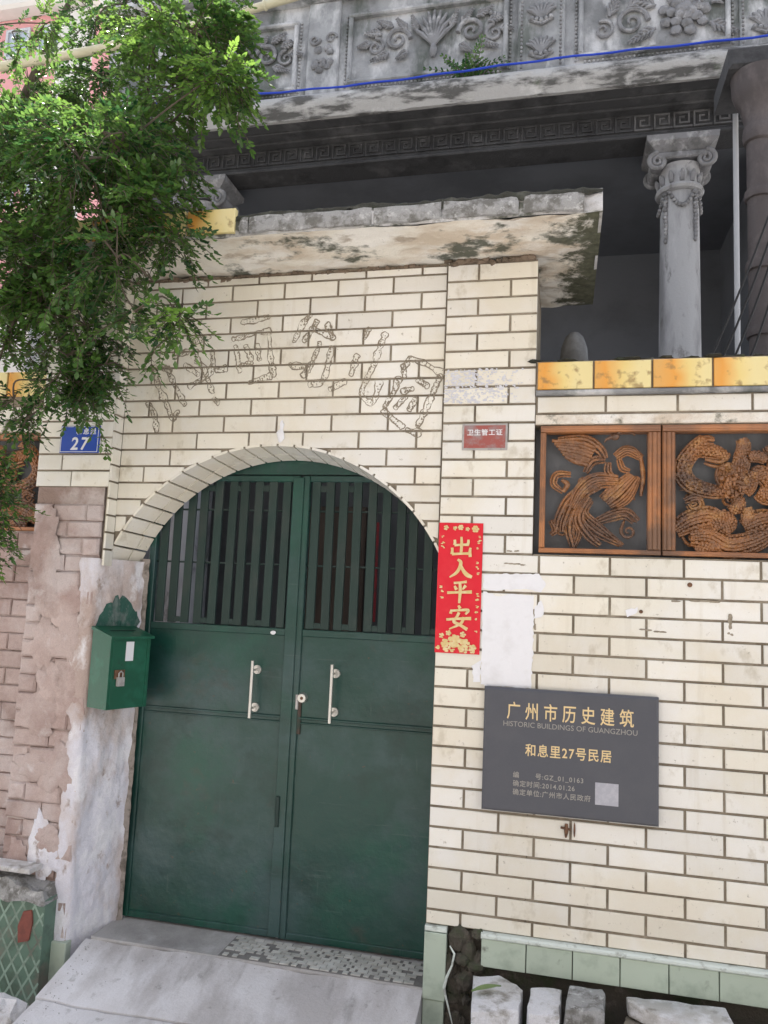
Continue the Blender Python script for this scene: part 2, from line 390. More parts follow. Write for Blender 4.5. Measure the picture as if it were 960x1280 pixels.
def leaf_material(name, c1, c2):
    m = bpy.data.materials.new(name); m.use_nodes = True
    t = m.node_tree; N = t.nodes; b = N['Principled BSDF']; out = N['Material Output']
    at = N.new('ShaderNodeAttribute'); at.attribute_name = 'tint'
    mx = N.new('ShaderNodeMix'); mx.data_type = 'RGBA'
    mx.inputs[6].default_value = (*c1, 1); mx.inputs[7].default_value = (*c2, 1)
    t.links.new(at.outputs['Fac'], mx.inputs[0])
    t.links.new(mx.outputs[2], b.inputs['Base Color'])
    b.inputs['Roughness'].default_value = 0.27
    b.inputs['Specular IOR Level'].default_value = 0.85
    tr = N.new('ShaderNodeBsdfTranslucent')
    hv = N.new('ShaderNodeHueSaturation'); hv.inputs['Value'].default_value = 1.7; hv.inputs['Hue'].default_value = 0.48
    t.links.new(mx.outputs[2], hv.inputs['Color']); t.links.new(hv.outputs[0], tr.inputs['Color'])
    ms = N.new('ShaderNodeMixShader'); ms.inputs[0].default_value = 0.4
    t.links.new(b.outputs[0], ms.inputs[1]); t.links.new(tr.outputs[0], ms.inputs[2])
    t.links.new(ms.outputs[0], out.inputs['Surface'])
    return m
M['leaf'] = leaf_material('glossy_green_leaf', (0.018, 0.066, 0.024), (0.15, 0.29, 0.05))

TILE_CACHE = {}
def tile(name, x0, x1, y, z0, z1, m, parent, d=0.012, c=0.0025, tilt=0.0065):
    """one chamfered wall tile facing -Y; mesh shared by size"""
    w = round(x1-x0, 3); h = round(z1-z0, 3)
    key = (name, w, h, d, m.name)
    if key not in TILE_CACHE:
        b = MB().cbox(-w/2, w/2, 0, d, -h/2, h/2, c)
        me = bpy.data.meshes.new(name); me.from_pydata(b.v, [], b.f); me.materials.append(m); me.update()
        TILE_CACHE[key] = me
    return link(name, TILE_CACHE[key], ((x0+x1)/2, y+U(-.0012,.0012), (z0+z1)/2), parent, (U(-tilt,tilt), U(-tilt,tilt)*.6, U(-tilt,tilt)))
FONT_MESH = {}
def text_part(name, body, size, cx, z, y, m, parent, sx=1.0, weight=0.0, depth=0.0012, track=1.0, align='CENTER', shear=0.0):
    """lettering as real raised geometry on a surface that faces -Y; z = baseline"""
    cu = bpy.data.curves.new(name, 'FONT'); cu.body = body; cu.size = size; cu.offset = weight
    cu.align_x = align; cu.space_character = track; cu.extrude = depth; cu.shear = shear; cu.resolution_u = 3
    o = bpy.data.objects.new(name, cu); COL.objects.link(o)
    bpy.context.view_layer.update()
    me = bpy.data.meshes.new_from_object(o)
    bpy.data.objects.remove(o)
    me.materials.clear(); me.materials.append(m)
    me.transform(Matrix(((sx,0,0,0),(0,0,-1,0),(0,1,0,0),(0,0,0,1))))
    return link(name, me, (cx, y, z), parent)

# measured brush strokes (metres on the wall plane: x, z)
SCARS=[[[(-1.462,2.61),(-1.441,2.524),(-1.387,2.429),(-1.349,2.353),(-1.32,2.377)],[(-1.392,2.599),(-1.35,2.522),(-1.287,2.419)],[(-1.482,2.422),(-1.446,2.371),(-1.425,2.286)],[(-1.457,2.601),(-1.421,2.609),(-1.383,2.591)]],[[(-1.352,2.667),(-1.299,2.682)],[(-1.263,2.732),(-1.179,2.755)],[(-1.294,2.614),(-1.228,2.569)],[(-1.214,2.62),(-1.183,2.568),(-1.216,2.535),(-1.259,2.511)],[(-1.156,2.677),(-1.15,2.601),(-1.173,2.56)],[(-1.122,2.583),(-1.087,2.591)],[(-1.172,2.543),(-1.141,2.475)],[(-1.129,2.441),(-1.11,2.424)],[(-1.245,2.68),(-1.233,2.637)]],[[(-0.999,2.824),(-0.878,2.844)],[(-1.045,2.741),(-1.002,2.748),(-0.951,2.763),(-0.874,2.773)],[(-1.034,2.699),(-1.004,2.58)],[(-0.981,2.697),(-0.951,2.637)],[(-0.921,2.703),(-0.908,2.636)],[(-0.864,2.751),(-0.848,2.634),(-0.83,2.559)],[(-0.992,2.605),(-0.95,2.616)],[(-0.943,2.52),(-0.851,2.547)]],[[(-0.663,2.843),(-0.695,2.803),(-0.732,2.721)],[(-0.628,2.809),(-0.658,2.752),(-0.682,2.72)],[(-0.643,2.776),(-0.541,2.731)],[(-0.569,2.79),(-0.541,2.731)],[(-0.605,2.7),(-0.634,2.619),(-0.657,2.579)],[(-0.742,2.598),(-0.666,2.587),(-0.672,2.555)],[(-0.546,2.674),(-0.565,2.56),(-0.587,2.512),(-0.636,2.505)]],[[(-0.37,2.757),(-0.385,2.725)],[(-0.421,2.629),(-0.441,2.549)],[(-0.48,2.509),(-0.536,2.478)],[(-0.289,2.729),(-0.317,2.65),(-0.338,2.578),(-0.382,2.483),(-0.379,2.435),(-0.33,2.41),(-0.306,2.497)]],[[(-0.187,2.582),(-0.149,2.612),(-0.015,2.545)],[(-0.195,2.582),(-0.185,2.534)],[(-0.022,2.522),(-0.05,2.452),(-0.078,2.383),(-0.114,2.297)],[(-0.216,2.511),(-0.23,2.464),(-0.267,2.401),(-0.273,2.37)],[(-0.114,2.509),(-0.082,2.484)],[(-0.183,2.463),(-0.152,2.47)],[(-0.181,2.431),(-0.219,2.385)],[(-0.134,2.415),(-0.156,2.376)],[(-0.273,2.362),(-0.192,2.298)],[(-0.159,2.275),(-0.12,2.266)]]]
PHOENIX=[([(0.509,2.228),(0.621,2.231),(0.687,2.188),(0.71,2.146)],0.014),([(0.71,2.142),(0.658,2.135),(0.628,2.085)],0.012),([(0.672,2.193),(0.601,2.217),(0.484,2.226)],0.008),([(0.666,2.181),(0.598,2.203),(0.494,2.214)],0.008),([(0.66,2.168),(0.595,2.189),(0.503,2.203)],0.008),([(0.654,2.155),(0.592,2.175),(0.512,2.191)],0.008),([(0.648,2.142),(0.59,2.162),(0.522,2.179)],0.008),([(0.643,2.13),(0.587,2.148),(0.531,2.167)],0.008),([(0.637,2.117),(0.584,2.134),(0.541,2.155)],0.008),([(0.752,2.153),(0.802,2.182),(0.861,2.149)],0.015),([(0.767,2.145),(0.782,2.104),(0.812,2.093)],0.009),([(0.723,2.13),(0.723,2.088),(0.753,2.054)],0.01),([(0.763,2.048),(0.673,2.048),(0.614,2.003),(0.574,1.929)],0.026),([(0.714,1.952),(0.768,2.004),(0.827,2.067)],0.03),([(0.754,1.942),(0.803,1.984),(0.846,2.067)],0.016),([(0.694,1.972),(0.753,2.025),(0.812,2.078)],0.012),([(0.675,1.876),(0.744,1.909),(0.803,1.917),(0.847,1.879)],0.011),([(0.665,1.863),(0.744,1.89),(0.793,1.899),(0.828,1.871)],0.009),([(0.567,2.077),(0.509,2.076),(0.495,2.034),(0.535,2.0)],0.01),([(0.535,2.0),(0.553,2.034),(0.527,2.053)],0.008),([(0.674,2.04),(0.574,1.982),(0.524,1.897),(0.507,1.823)],0.013),([(0.694,2.03),(0.589,1.966),(0.545,1.876),(0.535,1.824)],0.012),([(0.624,1.993),(0.575,1.898),(0.565,1.835),(0.581,1.762)],0.014),([(0.639,1.982),(0.59,1.887),(0.606,1.825),(0.582,1.754)],0.009),([(0.644,1.977),(0.603,1.888),(0.641,1.816),(0.691,1.77)],0.013),([(0.649,1.967),(0.62,1.888),(0.676,1.827),(0.774,1.777)],0.012),([(0.654,1.961),(0.63,1.909),(0.695,1.848),(0.784,1.773)],0.009),([(0.484,1.875),(0.505,1.834),(0.485,1.812)],0.009),([(0.856,2.151),(0.866,2.067),(0.856,1.984)],0.007)]
DRAGON=[([(1.111,2.231),(1.064,2.181),(1.02,2.104),(1.053,2.037),(1.138,2.006),(1.203,2.006)],0.024),([(1.073,2.176),(1.144,2.176),(1.205,2.145)],0.02),([(1.102,2.228),(1.149,2.222)],0.014),([(1.176,2.028),(1.232,2.049),(1.277,2.019)],0.05),([(1.232,2.089),(1.251,2.12),(1.247,2.16)],0.026),([(1.204,2.12),(1.195,2.069),(1.222,1.988)],0.03),([(1.259,1.999),(1.278,2.039),(1.297,2.089)],0.026),([(1.252,2.227),(1.261,2.191),(1.237,2.15)],0.018),([(1.279,2.15),(1.316,2.155),(1.348,2.135)],0.016),([(1.301,2.069),(1.333,2.08),(1.369,2.02)],0.024),([(1.314,2.009),(1.35,1.99),(1.386,2.0)],0.026),([(1.111,2.14),(1.167,2.13),(1.195,2.14)],0.014),([(1.053,1.966),(1.082,1.972),(1.091,1.946),(1.062,1.931),(1.044,1.951)],0.011),([(1.029,1.966),(1.072,1.982),(1.1,1.967)],0.01),([(0.991,1.843),(1.062,1.885),(1.137,1.897),(1.165,1.847)],0.034),([(1.052,1.814),(1.127,1.816),(1.201,1.778),(1.293,1.8),(1.384,1.851)],0.036),([(1.165,1.917),(1.202,1.878),(1.183,1.837)],0.02),([(1.267,1.939),(1.276,1.899),(1.257,1.869)],0.018),([(1.257,1.859),(1.321,1.89),(1.385,1.901)],0.032),([(0.997,2.13),(0.987,2.088),(1.015,2.058)],0.012),([(1.071,1.755),(1.127,1.776),(1.164,1.772)],0.018),([(1.231,1.988),(1.24,1.948),(1.203,1.928)],0.018),([(1.353,2.201),(1.38,2.16),(1.37,2.1)],0.02),([(1.397,2.12),(1.423,2.04),(1.395,1.96),(1.421,1.891)],0.026)]
# ---------------------------------------------------------------- ground
def sheet(name, x0, x1, y0, y1, z0, z1, nx, ny, m, amp=0.0, label=None):
    """gently uneven sheet; z0 at y0, z1 at y1"""
    b = MB(); vs = []; fs = []
    for j in range(ny+1):
        for i in range(nx+1):
            x = x0+(x1-x0)*i/nx; y = y0+(y1-y0)*j/ny
            z = z0+(z1-z0)*j/ny + amp*noise.noise(Vector((x*3.1, y*3.1, 1.7)))
            vs.append((x, y, z))
    for j in range(ny):
        for i in range(nx):
            a = j*(nx+1)+i
            fs.append((a, a+1, a+nx+2, a+nx+1))
    b.add(vs, fs)
    o = b.build(name, m, smooth=True)
    return tag(o, label, kind='structure')

sheet('ground', -150, 150, -150, 150, -0.345, -0.345, 8, 8, M['ground'], label='grey concrete street in front of the gate')
sheet('courtyard_floor', -7.0, 7.0, 0.24, 3.4, -0.10, -0.10, 4, 4, M['yard'], label='dim paved courtyard floor behind the gate')
M['ramp'] = mat('pale_worn_concrete', (0.60, 0.59, 0.61), 0.9, 0, [((0.72,0.72,0.76), (1.6,1.6,1.6), .44, .58, .9), ((0.36,0.34,0.34), (2.6,.9,2), .50, .62, .7), ((0.22,0.21,0.205), (5,1.2,3), .60, .70, .6), ((0.16,0.15,0.14), 14, .62, .72, .5)], 0.4, 55, fine=.07)
def ramp_slab(x0, x1, y0, y1, z0, z1, nx, ny):
    b = MB(); vs = []; fs = []
    for j in range(ny+1):
        for i in range(nx+1):
            x = x0+(x1-x0)*i/nx; y = y0+(y1-y0)*j/ny
            z = z0+(z1-z0)*j/ny + 0.010*noise.noise(Vector((x*2.6, y*3.1, 4.7))) + 0.004*noise.noise(Vector((x*14, y*14, 0)))
            e = min(i, nx-i, 1)*0 
            vs.append((x + 0.006*noise.noise(Vector((y*9, x, 3))), y + (0.008*noise.noise(Vector((x*9, y, 8)))), z))
    for j in range(ny):
        for i in range(nx):
            a = j*(nx+1)+i
            fs.append((a, a+1, a+nx+2, a+nx+1))
    # skirt
    n0 = len(vs)
    ring = [i for i in range(nx+1)] + [j*(nx+1)+nx for j in range(1, ny+1)] + [ny*(nx+1)+i for i in range(nx-1, -1, -1)] + [j*(nx+1) for j in range(ny-1, 0, -1)]
    for k in ring: vs.append((vs[k][0], vs[k][1], -0.36))
    L = len(ring)
    for k in range(L):
        k2 = (k+1) % L
        fs.append((ring[k2], ring[k], n0+k, n0+k2))
    b.add(vs, fs)
    return b
r1 = ramp_slab(-1.57, 0.0, -0.33, 0.0, -0.200, -0.095, 40, 10).build('ramp', M['ramp'], smooth=True)
tag(r1, 'pale worn concrete ramp sloping down from the green gate', kind='structure')
r2 = ramp_slab(-1.56, 0.015, -1.15, -0.338, -0.335, -0.206, 40, 22).build('lower_ramp', M['ramp'], smooth=True)
tag(r2, 'lower pale concrete slab of the ramp, beyond a seam', kind='structure')

# ---------------------------------------------------------------- threshold with mosaic
th = thing('gate_threshold', (-0.77, 0.1, -0.36), 'low concrete door sill with a strip of small white mosaic tiles', 'threshold')
MB().cbox(-1.55, 0.0, 0.002, 0.30, -0.36, -0.088, .006).build('sill', M['concrete'], th)
MB().box(-0.92, -0.004, 0.010, 0.218, -0.0895, -0.0855).build('grout_bed', M['dark_grout'], th)
px, py = 0.046, 0.0285
for j in range(7):
    for i in range(20):
        x = -0.915 + i*px + (px/2 if j % 2 else 0); y = 0.014 + j*py
        if x+px > -0.006 or rng.random() < .05: continue
        if x < -.72 and rng.random() < .25: continue
        big = rng.random() < .75
        w = px-.004 if big else px*.5
        b = MB().box(-w/2, w/2, -(py-.004)/2, (py-.004)/2, 0, .004)
        key = ('mosaic', big)
        if key not in TILE_CACHE:
            me = bpy.data.meshes.new('mosaic_tile'); me.from_pydata(b.v, [], b.f); me.materials.append(M['white_mosaic']); TILE_CACHE[key] = me
        link('mosaic_tile', TILE_CACHE[key], (x+px/2, y+py/2, -0.0855+U(-.001,.0006)), th, (U(-.02,.02), U(-.02,.02), U(-.03,.03)))

# ---------------------------------------------------------------- tiled garden wall and gate pillar (front plane y = 0)
CP, TL, Z0 = 0.083, 0.2923, 3.05        # course height, tile length, top of the pillar
GAP = 0.0105
gw = thing('garden_wall', (0.7, 0.15, -0.36), 'cream tiled garden wall with its gate pillar, right of the green gate', 'wall')
MB().box(0.003, 0.409, 0.007, 0.62, 0.17, 3.055).build('pillar_core', M['mortar'], gw)
MB().box(0.412, 2.6, 0.007, 0.24, 0.17, 1.724).build('wall_core', M['mortar'], gw)
b = MB()
b.box(0.412, 2.6, 0.007, 0.24, 2.288, 2.44)
b.box(1.447, 2.6, 0.007, 0.24, 1.725, 2.287)
b.build('lintel_core', M['mortar'], gw)
MB().box(0.0, 2.6, 0.03, 0.24, -0.36, 0.168).build('footing', M['dark_rubble'], gw)
def row(x0, x1, k, first, y, parent, ztop=Z0, hscale=1.0, m=None):
    z1 = ztop - CP*k - GAP/2; z0 = ztop - CP*(k+hscale) + GAP/2
    x = x0; w = first
    while x < x1-0.02:
        xe = min(x+w, x1)
        if xe-x > 0.025:
            tile('tile', x+GAP/2, xe-(GAP/2 if xe < x1 else 0.001), y, z0, z1, m or M['tile'], parent)
        x = xe; w = TL
for k in range(16):
    row(0.0, 0.411, k, TL/2 if k % 2 == 0 else TL, 0.0, gw)
for k in range(16, 35):
    row(0.0, 2.55, k, TL/2 if k % 2 == 0 else TL, 0.0, gw, hscale=1.0 if k < 34 else 0.72)
for k in range(9, 16):
    row(1.450, 2.55, k, TL/2 if k % 2 == 0 else TL, 0.0, gw)
# tile course over the carved panels, ledges, amber coping
row(0.416, 2.55, 0, TL*1.0, 0.0, gw, ztop=2.420, hscale=0.96)
MB().cbox(0.413, 2.6, -0.004, 0.02, 2.292, 2.334, .003).build('lower_ledge', M['soffit'], gw)
MB().cbox(0.413, 2.6, -0.026, 0.02, 2.420, 2.440, .006).build('upper_ledge', M['house_stucco'], gw)
MB().box(0.413, 2.6, -0.008, 0.24, 2.441, 2.572).build('coping_bed', M['mortar'], gw)
x = 0.416
for i in range(9):
    tile('coping_tile', x+.004, x+.236, -0.02, 2.444, 2.566, M['orange_tile'], gw, d=.014, c=.003, tilt=.008)
    x += 0.2405
b = MB()
for i in range(60):
    x = 0.413 + i*2.18/60
    b.blob((x, 0.03+U(-.02,.05), 2.577), .03+U(0,.02), .045, .006+U(0,.006), 6, 4, .3)
b.build('mossy_coping_top', M['moss'], gw, smooth=True)
# side of the pillar that faces the courtyard gap
for k in range(0, 8):
    pass
# pale green plinth of the wall
MB().cbox(0.235, 2.6, -0.030, 0.03, 0.150, 0.170, .006).build('plinth_edge', M['pale_edge'], gw)
x = 0.236
i = 0
while x < 2.5:
    w = 0.181
    tile('plinth_tile', x+.002, x+w-.002, -0.022, 0.042, 0.149, M['green_plinth'], gw, d=.016, c=.002, tilt=.008)
    x += w
tile('plinth_tile', 0.002, 0.094, -0.020, -0.115, 0.145, M['green_plinth'], gw, d=.05)
tile('plinth_tile', 0.002, 0.094, -0.018, 0.148, 0.168, M['pale_edge'], gw, d=.05)
tile('plinth_tile', 0.002, 0.090, -0.014, -0.345, -0.118, M['green_plinth'], gw, d=.05)
# broken rubble between the plinth tiles
b = MB()
for i in range(46):
    b.blob((0.165+U(-.065,.06), 0.012+U(-.02,.03), U(-.33,.155)), U(.018,.045), U(.015,.035), U(.02,.05), 7, 5, .28)
b.build('exposed_rubble', M['dark_rubble'], gw)
b = MB()
pts = [(.112,-.012,.10),(.128,-.022,.075),(.118,-.022,.03),(.098,-.022,-.02),(.088,-.022,-.06),(.100,-.022,-.09),(.112,-.022,-.13),(.13,-.022,-.20)]
b.tube([(p[0]+U(-.004,.004), p[1], p[2]) for p in pts], [.003,.005,.004,.006,.007,.005,.004,.002], 5)
b.build('broken_white_edge', M['pale_edge'], gw)
# scuffs, drilled anchor and old screw holes on the wall
b = MB()
for (x, z, w, h) in [(0.855,1.498,.008,.008),(1.045,1.615,.010,.010),(0.600,0.606,.004,.03)]:
    b.prism([(x+w*math.cos(a), z+h*math.sin(a)) for a in [i*math.pi/4 for i in range(8)]], -0.0035, 0.002)
b.build('drill_hole', M['rust'], gw)
b = MB()
b.tube([(0.568,-.004,.628),(0.568,-.012,.600),(0.566,-.006,.575)], [.006,.009,.004], 6).tube([(0.545,-.006,.612),(0.585,-.010,.608)], .005, 5)
b.build('wall_anchor', M['rust'], gw)
b = MB()
for (x0,z0,x1,z1,w) in [(.30,1.681,.385,1.676,.004),(.31,1.735,.36,1.738,.004),(.99,1.548,1.18,1.552,.005),(1.195,1.49,1.20,1.43,.010),(.86,1.425,.96,1.418,.004),(1.19,1.425,1.21,1.42,.006),(.42,1.48,.425,1.40,.008)]:
    n = 5
    for i in range(n):
        t = i/n; xa = x0+(x1-x0)*t; za = z0+(z1-z0)*t
        if rng.random() < .25: continue
        b.blob((xa+U(-.004,.004), -0.0008, za+U(-.002,.002)), abs(x1-x0)/n*.55+w*.7, .0016, abs(z1-z0)/n*.55+w*.7, 7, 4, .35)
b.build('scuff_mark', M['scar'], gw)
SW = mat('thin_whitewash_smear', (0.70, 0.70, 0.73), .9, 0, [((0.60,0.60,0.66), 20, .45, .6, .7)], .4, 60)
b = MB()
for i in range(420):
    x = U(.012, .37)*U(.5,1); z = U(2.395, 2.475) if rng.random() < .5 else U(2.475, 2.55)
    b.blob((x, -0.0005, z), U(.0015,.010), .0012, U(.001,.006), 6, 4, .45)
tag(b.build('whitewash_smear', SW, gw), kind='stuff')

# ---------------------------------------------------------------- arched gate wall (front plane y = 0.03)
AY, ACX, ACZ, AR, BR, BY = 0.02, -0.80, 1.306, 0.904, 0.872, 0.22
aw = thing('arched_gate_wall', (-0.8, 0.12, 1.2), 'cream tiled wall with an arched opening above the green gate', 'wall')
# core: built as columns over the arch
b = MB()
xs = [-1.635 + i*(1.635+0.002)/48 for i in range(49)]
def arc_z(x, R=AR, cx=ACX):
    d = R*R-(x-cx)**2
    return ACZ + (math.sqrt(d) if d > 0 else 0.0)
vs = []; fs = []
for x in xs:
    zl = arc_z(x)
    zb = ACZ + math.sqrt(max(BR*BR - ((x-ACX)*0.955)**2, 0.0))
    vs += [(x, AY+.007, zl+.004), (x, AY+.007, 3.07), (x, BY, 3.07), (x, BY, zb+.004)]
for i in range(48):
    a = i*4; c = a+4
    fs += [(a, c, c+1, a+1), (a+1, c+1, c+2, a+2), (a+2, c+2, c+3, a+3), (a+3, c+3, c, a)]
fs += [(0,1,2,3), (48*4+3, 48*4+2, 48*4+1, 48*4)]
b.add(vs, fs).build('wall_core', M['mortar'], aw)
def arch_tile(x0, x1, z0, z1):
    n = 10; low = []
    for i in range(n+1):
        x = x0+(x1-x0)*i/n
        low.append((x, max(z0, arc_z(x, AR+.008))))
    if all(z >= z1-.006 for x, z in low): return
    if all(z <= z0+1e-6 for x, z in low):
        tile('tile', x0, x1, AY, z0, z1, M['tile'], aw); return
    # keep only the part above the arc
    poly = []
    keep = [(x, z) for x, z in low if z < z1-.006]
    segs = []; cur = []
    for x, z in low:
        if z < z1-.006: cur.append((x, z))
        else:
            if len(cur) > 1: segs.append(cur)
            cur = []
    if len(cur) > 1: segs.append(cur)
    for sg in segs:
        if sg[-1][0]-sg[0][0] < .015: continue
        poly = sg + [(sg[-1][0], z1), (sg[0][0], z1)]
        MB().prism(poly, AY+U(-.001,.001), AY+.012).build('tile', M['tile'], aw)
for k in range(-1, 18):
    z1 = 3.017 - CP*k*0.995 - GAP/2; z0 = z1 - CP*0.995 + GAP
    if k == -1: z1 = z0 + .03
    if z1 < 1.66: break
    off = -1.61 - (TL*.93)*(0.52 if k % 2 else 0.02)
    x = off; w = TL*0.93
    while x < -0.004:
        xa = max(x+GAP/2, -1.612); xb = min(x+w-GAP/2, -0.004)
        if xb-xa > .03: arch_tile(xa, xb, z0, z1)
        x += w
# tiles lining the underside of the arch
def cone(th, t):
    R = AR+(BR-AR)*t; cx = ACX + .03*t
    return Vector((cx + R*math.cos(th), AY+(BY-AY)*t, ACZ + R*math.sin(th)))
th0, th1 = math.radians(20), math.radians(158.5)
na = 26
for i in range(na):
    a0 = th0+(th1-th0)*i/na + .006; a1 = th0+(th1-th0)*(i+1)/na - .006
    sp = 0.58 if i % 2 else 0.66
    for t0, t1 in ((0.0, sp-.02), (sp+.02, 1.0)):
        vs = []
        for k in range(3):
            a = a0+(a1-a0)*k/2
            for t in (t0, t1):
                p = cone(a, t); n = Vector((-math.cos(a), 0, -math.sin(a)))
                vs.append(p + n*.004); vs.append(p - n*.008)
        fs = []
        for k in range(2):
            o = k*4
            fs += [(o, o+4, o+6, o+2), (o+1, o+3, o+7, o+5), (o, o+1, o+5, o+4), (o+2, o+6, o+7, o+3)]
        fs += [(0,2,3,1), (8,9,11,10)]
        MB().add(vs, fs).build('arch_tile', M['tile'], aw)
# return face where the pier steps forward
for k in range(18):
    z1 = 3.017 - CP*k - GAP/2; z0 = z1 - CP + GAP
    if z0 < 1.60: break
    b = MB().box(-1.622, -1.611, -0.048, AY-.002, z0, z1)
    b.build('return_tile', M['tile'], aw)
b = MB().box(-1.628, -1.619, -0.047, AY+.01, 1.64, 3.06); b.build('return_bed', M['mortar'], aw)
# scars of removed lettering: glue outlines of brush strokes
def scar(ch):
    b = MB(); fill = MB()
    for si, st in enumerate(ch):
        P = spline([(x, z, 0) for x, z in st], 8)
        n = len(P); left = []; right = []; ws = []
        for i, p in enumerate(P):
            t = (P[min(i+1,n-1)]-P[max(i-1,0)]); t.normalize()
            q = Vector((-t.y, t.x, 0)); w = 0.009 + .016*abs(noise.noise(Vector((p.x*21, p.y*21, 2))))
            left.append(p+q*w); right.append(p-q*w); ws.append((t, q, w))
        loop = list(left)
        t, q, w = ws[-1]
        for k in range(1, 7):
            an = math.pi*k/7; loop.append(P[-1]+q*w*1.25*math.cos(an)+t*w*1.25*math.sin(an))
        loop += right[::-1]
        t, q, w = ws[0]
        for k in range(1, 7):
            an = math.pi*k/7; loop.append(P[0]-q*w*1.25*math.cos(an)-t*w*1.25*math.sin(an))
        loop = [v + Vector((noise.noise(v*70), noise.noise(v*70+Vector((5,5,5))), 0))*.006 for v in loop]
        m = len(loop)
        seq = loop+[loop[0]]
        rr = [max(.0006, .0026 + .0034*noise.noise(Vector((v.x*34, v.y*34, 9)))) for v in seq]
        b.tube([(v.x, AY-.0013, v.y) for v in seq], rr, 5, flat=.20, cap=False)
        y = AY-.0014-.00012*si
        for i in range(n-1):
            fill.add([(left[i].x, y, left[i].y), (right[i].x, y, right[i].y), (right[i+1].x, y, right[i+1].y), (left[i+1].x, y, left[i+1].y)], [(0,1,2,3)])
        for i in range(n):
            for q in range(2):
                v = left[i].lerp(right[i], rng.random())
                b.blob((v.x, AY-.0008, v.y), U(.0012,.0055), .0006, U(.0012,.006), 6, 4, .4)
    return b, fill
M['scar_fill'] = mat('tile_stained_by_old_glue', (0.66, 0.605, 0.505), .7, 0, [((0.47,0.41,0.32), (14,14,14), .46, .62, .75), ((0.76,0.715,0.63), (18,18,18), .50, .60, .85)], .3, 60)
for ch in SCARS:
    o_, f_ = scar(ch)
    o_.build('letter_scar', M['scar'], aw)
b = MB()
b.blob((-0.775, AY-.006, 2.255), .018, .010, .035, 7, 5, .3).blob((-0.77, AY-.004, 2.30), .010, .006, .03, 7, 5, .3)
b.build('mortar_lump', M['paper'], aw, smooth=True)

# ---------------------------------------------------------------- canopy slab over the gate
cs = thing('canopy_slab', (-0.7, 0.1, 3.06), 'cracked concrete canopy slab with mossy edge above the tiled gate', 'canopy')
CX0, CX1, CY0, CY1, CZ0, CZ1 = -2.15, 0.672, -0.345, 0.62, 3.074, 3.170
b = MB(); nx, ny = 240, 84; vs = []; fs = []
for j in range(ny+1):
    for i in range(nx+1):
        x = CX0+(CX1-CX0)*i/nx; y = CY0+(CY1-CY0)*j/ny
        z = CZ0 + 0.016*noise.noise(Vector((x*3.3, y*5, 2))) + .007*noise.noise(Vector((x*15, y*15, 2)))
        yy = y + (0.016*noise.noise(Vector((x*6, 1, 1))) if j == 0 else 0)
        vs.append((x, yy, z))
for j in range(ny):
    for i in range(nx):
        a = j*(nx+1)+i
        fs.append((a, a+nx+1, a+nx+2, a+1))
so = b.add(vs, fs).build('soffit', M['soffit'], cs, smooth=True)
at_ = so.data.attributes.new('damp', 'FLOAT', 'POINT')
at_.data.foreach_set('value', [max(-.2, (v[0]-.46)*1.5) + .10*noise.noise(Vector((v[0]*3, v[1]*3, 1))) for v in vs])
b = MB(); vs = []; fs = []
nz = 6; nx = 160
for j in range(nz+1):
    for i in range(nx+1):
        x = CX0+(CX1-CX0)*i/nx; z = CZ0+.004+(CZ1-CZ0)*j/nz
        y = CY0 + 0.016*noise.noise(Vector((x*6, 1, 1))) + (0.014*noise.noise(Vector((x*9, z*16, 6))) if j else 0) + (0.02 if j == nz else 0)
        vs.append((x, y, z))
for j in range(nz):
    for i in range(nx):
        a = j*(nx+1)+i
        fs.append((a, a+1, a+nx+2, a+nx+1))
b.add(vs, fs).build('front_edge', M['fascia'], cs, smooth=True)
b = MB()
b.box(CX1-.012, CX1, CY0+.012, CY1, CZ0+.002, CZ1+.012)
b.build('end_edge', M['fascia'], cs)
MB().box(CX0, CX1-.013, CY0+.03, CY1, CZ0+.03, CZ1).build('slab_core', M['fascia'], cs)
# lumps of old mortar left where edge tiles fell off
for (x0, x1) in [(-.885,-.845),(-.84,-.28),(-.27,.02),(.03,.34),(.36,.60)]:
    b = MB(); n = max(3, int((x1-x0)/.03)); ring = []
    vs = []; fs = []
    for i in range(n+1):
        x = x0+(x1-x0)*i/n
        e = .35 if i in (0, n) else 1
        for (dy, dz) in ((.02,.012),(-.012*e,.016),(-.020*e,.05),(-.010*e,.088),(.03,.092)):
            vs.append((x, CY0+dy+.006*noise.noise(Vector((x*25, dz*40, 1))), CZ0+dz+.008*noise.noise(Vector((x*14, dz*30, 5)))))
    for i in range(n):
        for k in range(4):
            a = i*5+k; fs.append((a, a+5, a+6, a+1))
    b.add(vs, fs).build('mortar_lump', M['ledge_mortar'] if 'ledge_mortar' in M else M['grey_stone'], cs, smooth=True)
# black moss along the top edge
b = MB()
vsm = []; fsm = []; nm = 300
for i in range(nm+1):
    x = CX0+(CX1-CX0)*i/nm
    h = .018+.016*noise.noise(Vector((x*5, 2, 7)))+.012*noise.noise(Vector((x*26, 2, 7)))
    lo = .020+.028*noise.noise(Vector((x*7, 9, 2)))+.016*noise.noise(Vector((x*30, 4, 2)))
    vsm += [(x, CY0-.004+.012*noise.noise(Vector((x*20, 1, 5))), CZ1-lo), (x, CY0-.002, CZ1), (x, CY0+.012, CZ1+h), (x, CY0+.10, CZ1+h*.8), (x, CY0+.25, CZ1+.006)]
for i in range(nm):
    for k in range(4):
        a = i*5+k; fsm.append((a, a+5, a+6, a+1))
b.add(vsm, fsm)
b.build('black_moss', M['moss'], cs, smooth=True)
x = -1.86
for i in range(4):
    tile('edge_tile', x+.004, x+.234, CY0-.016, 3.094, 3.208, M['orange_tile'], cs, d=.03, c=.003, tilt=.006)
    x += .24
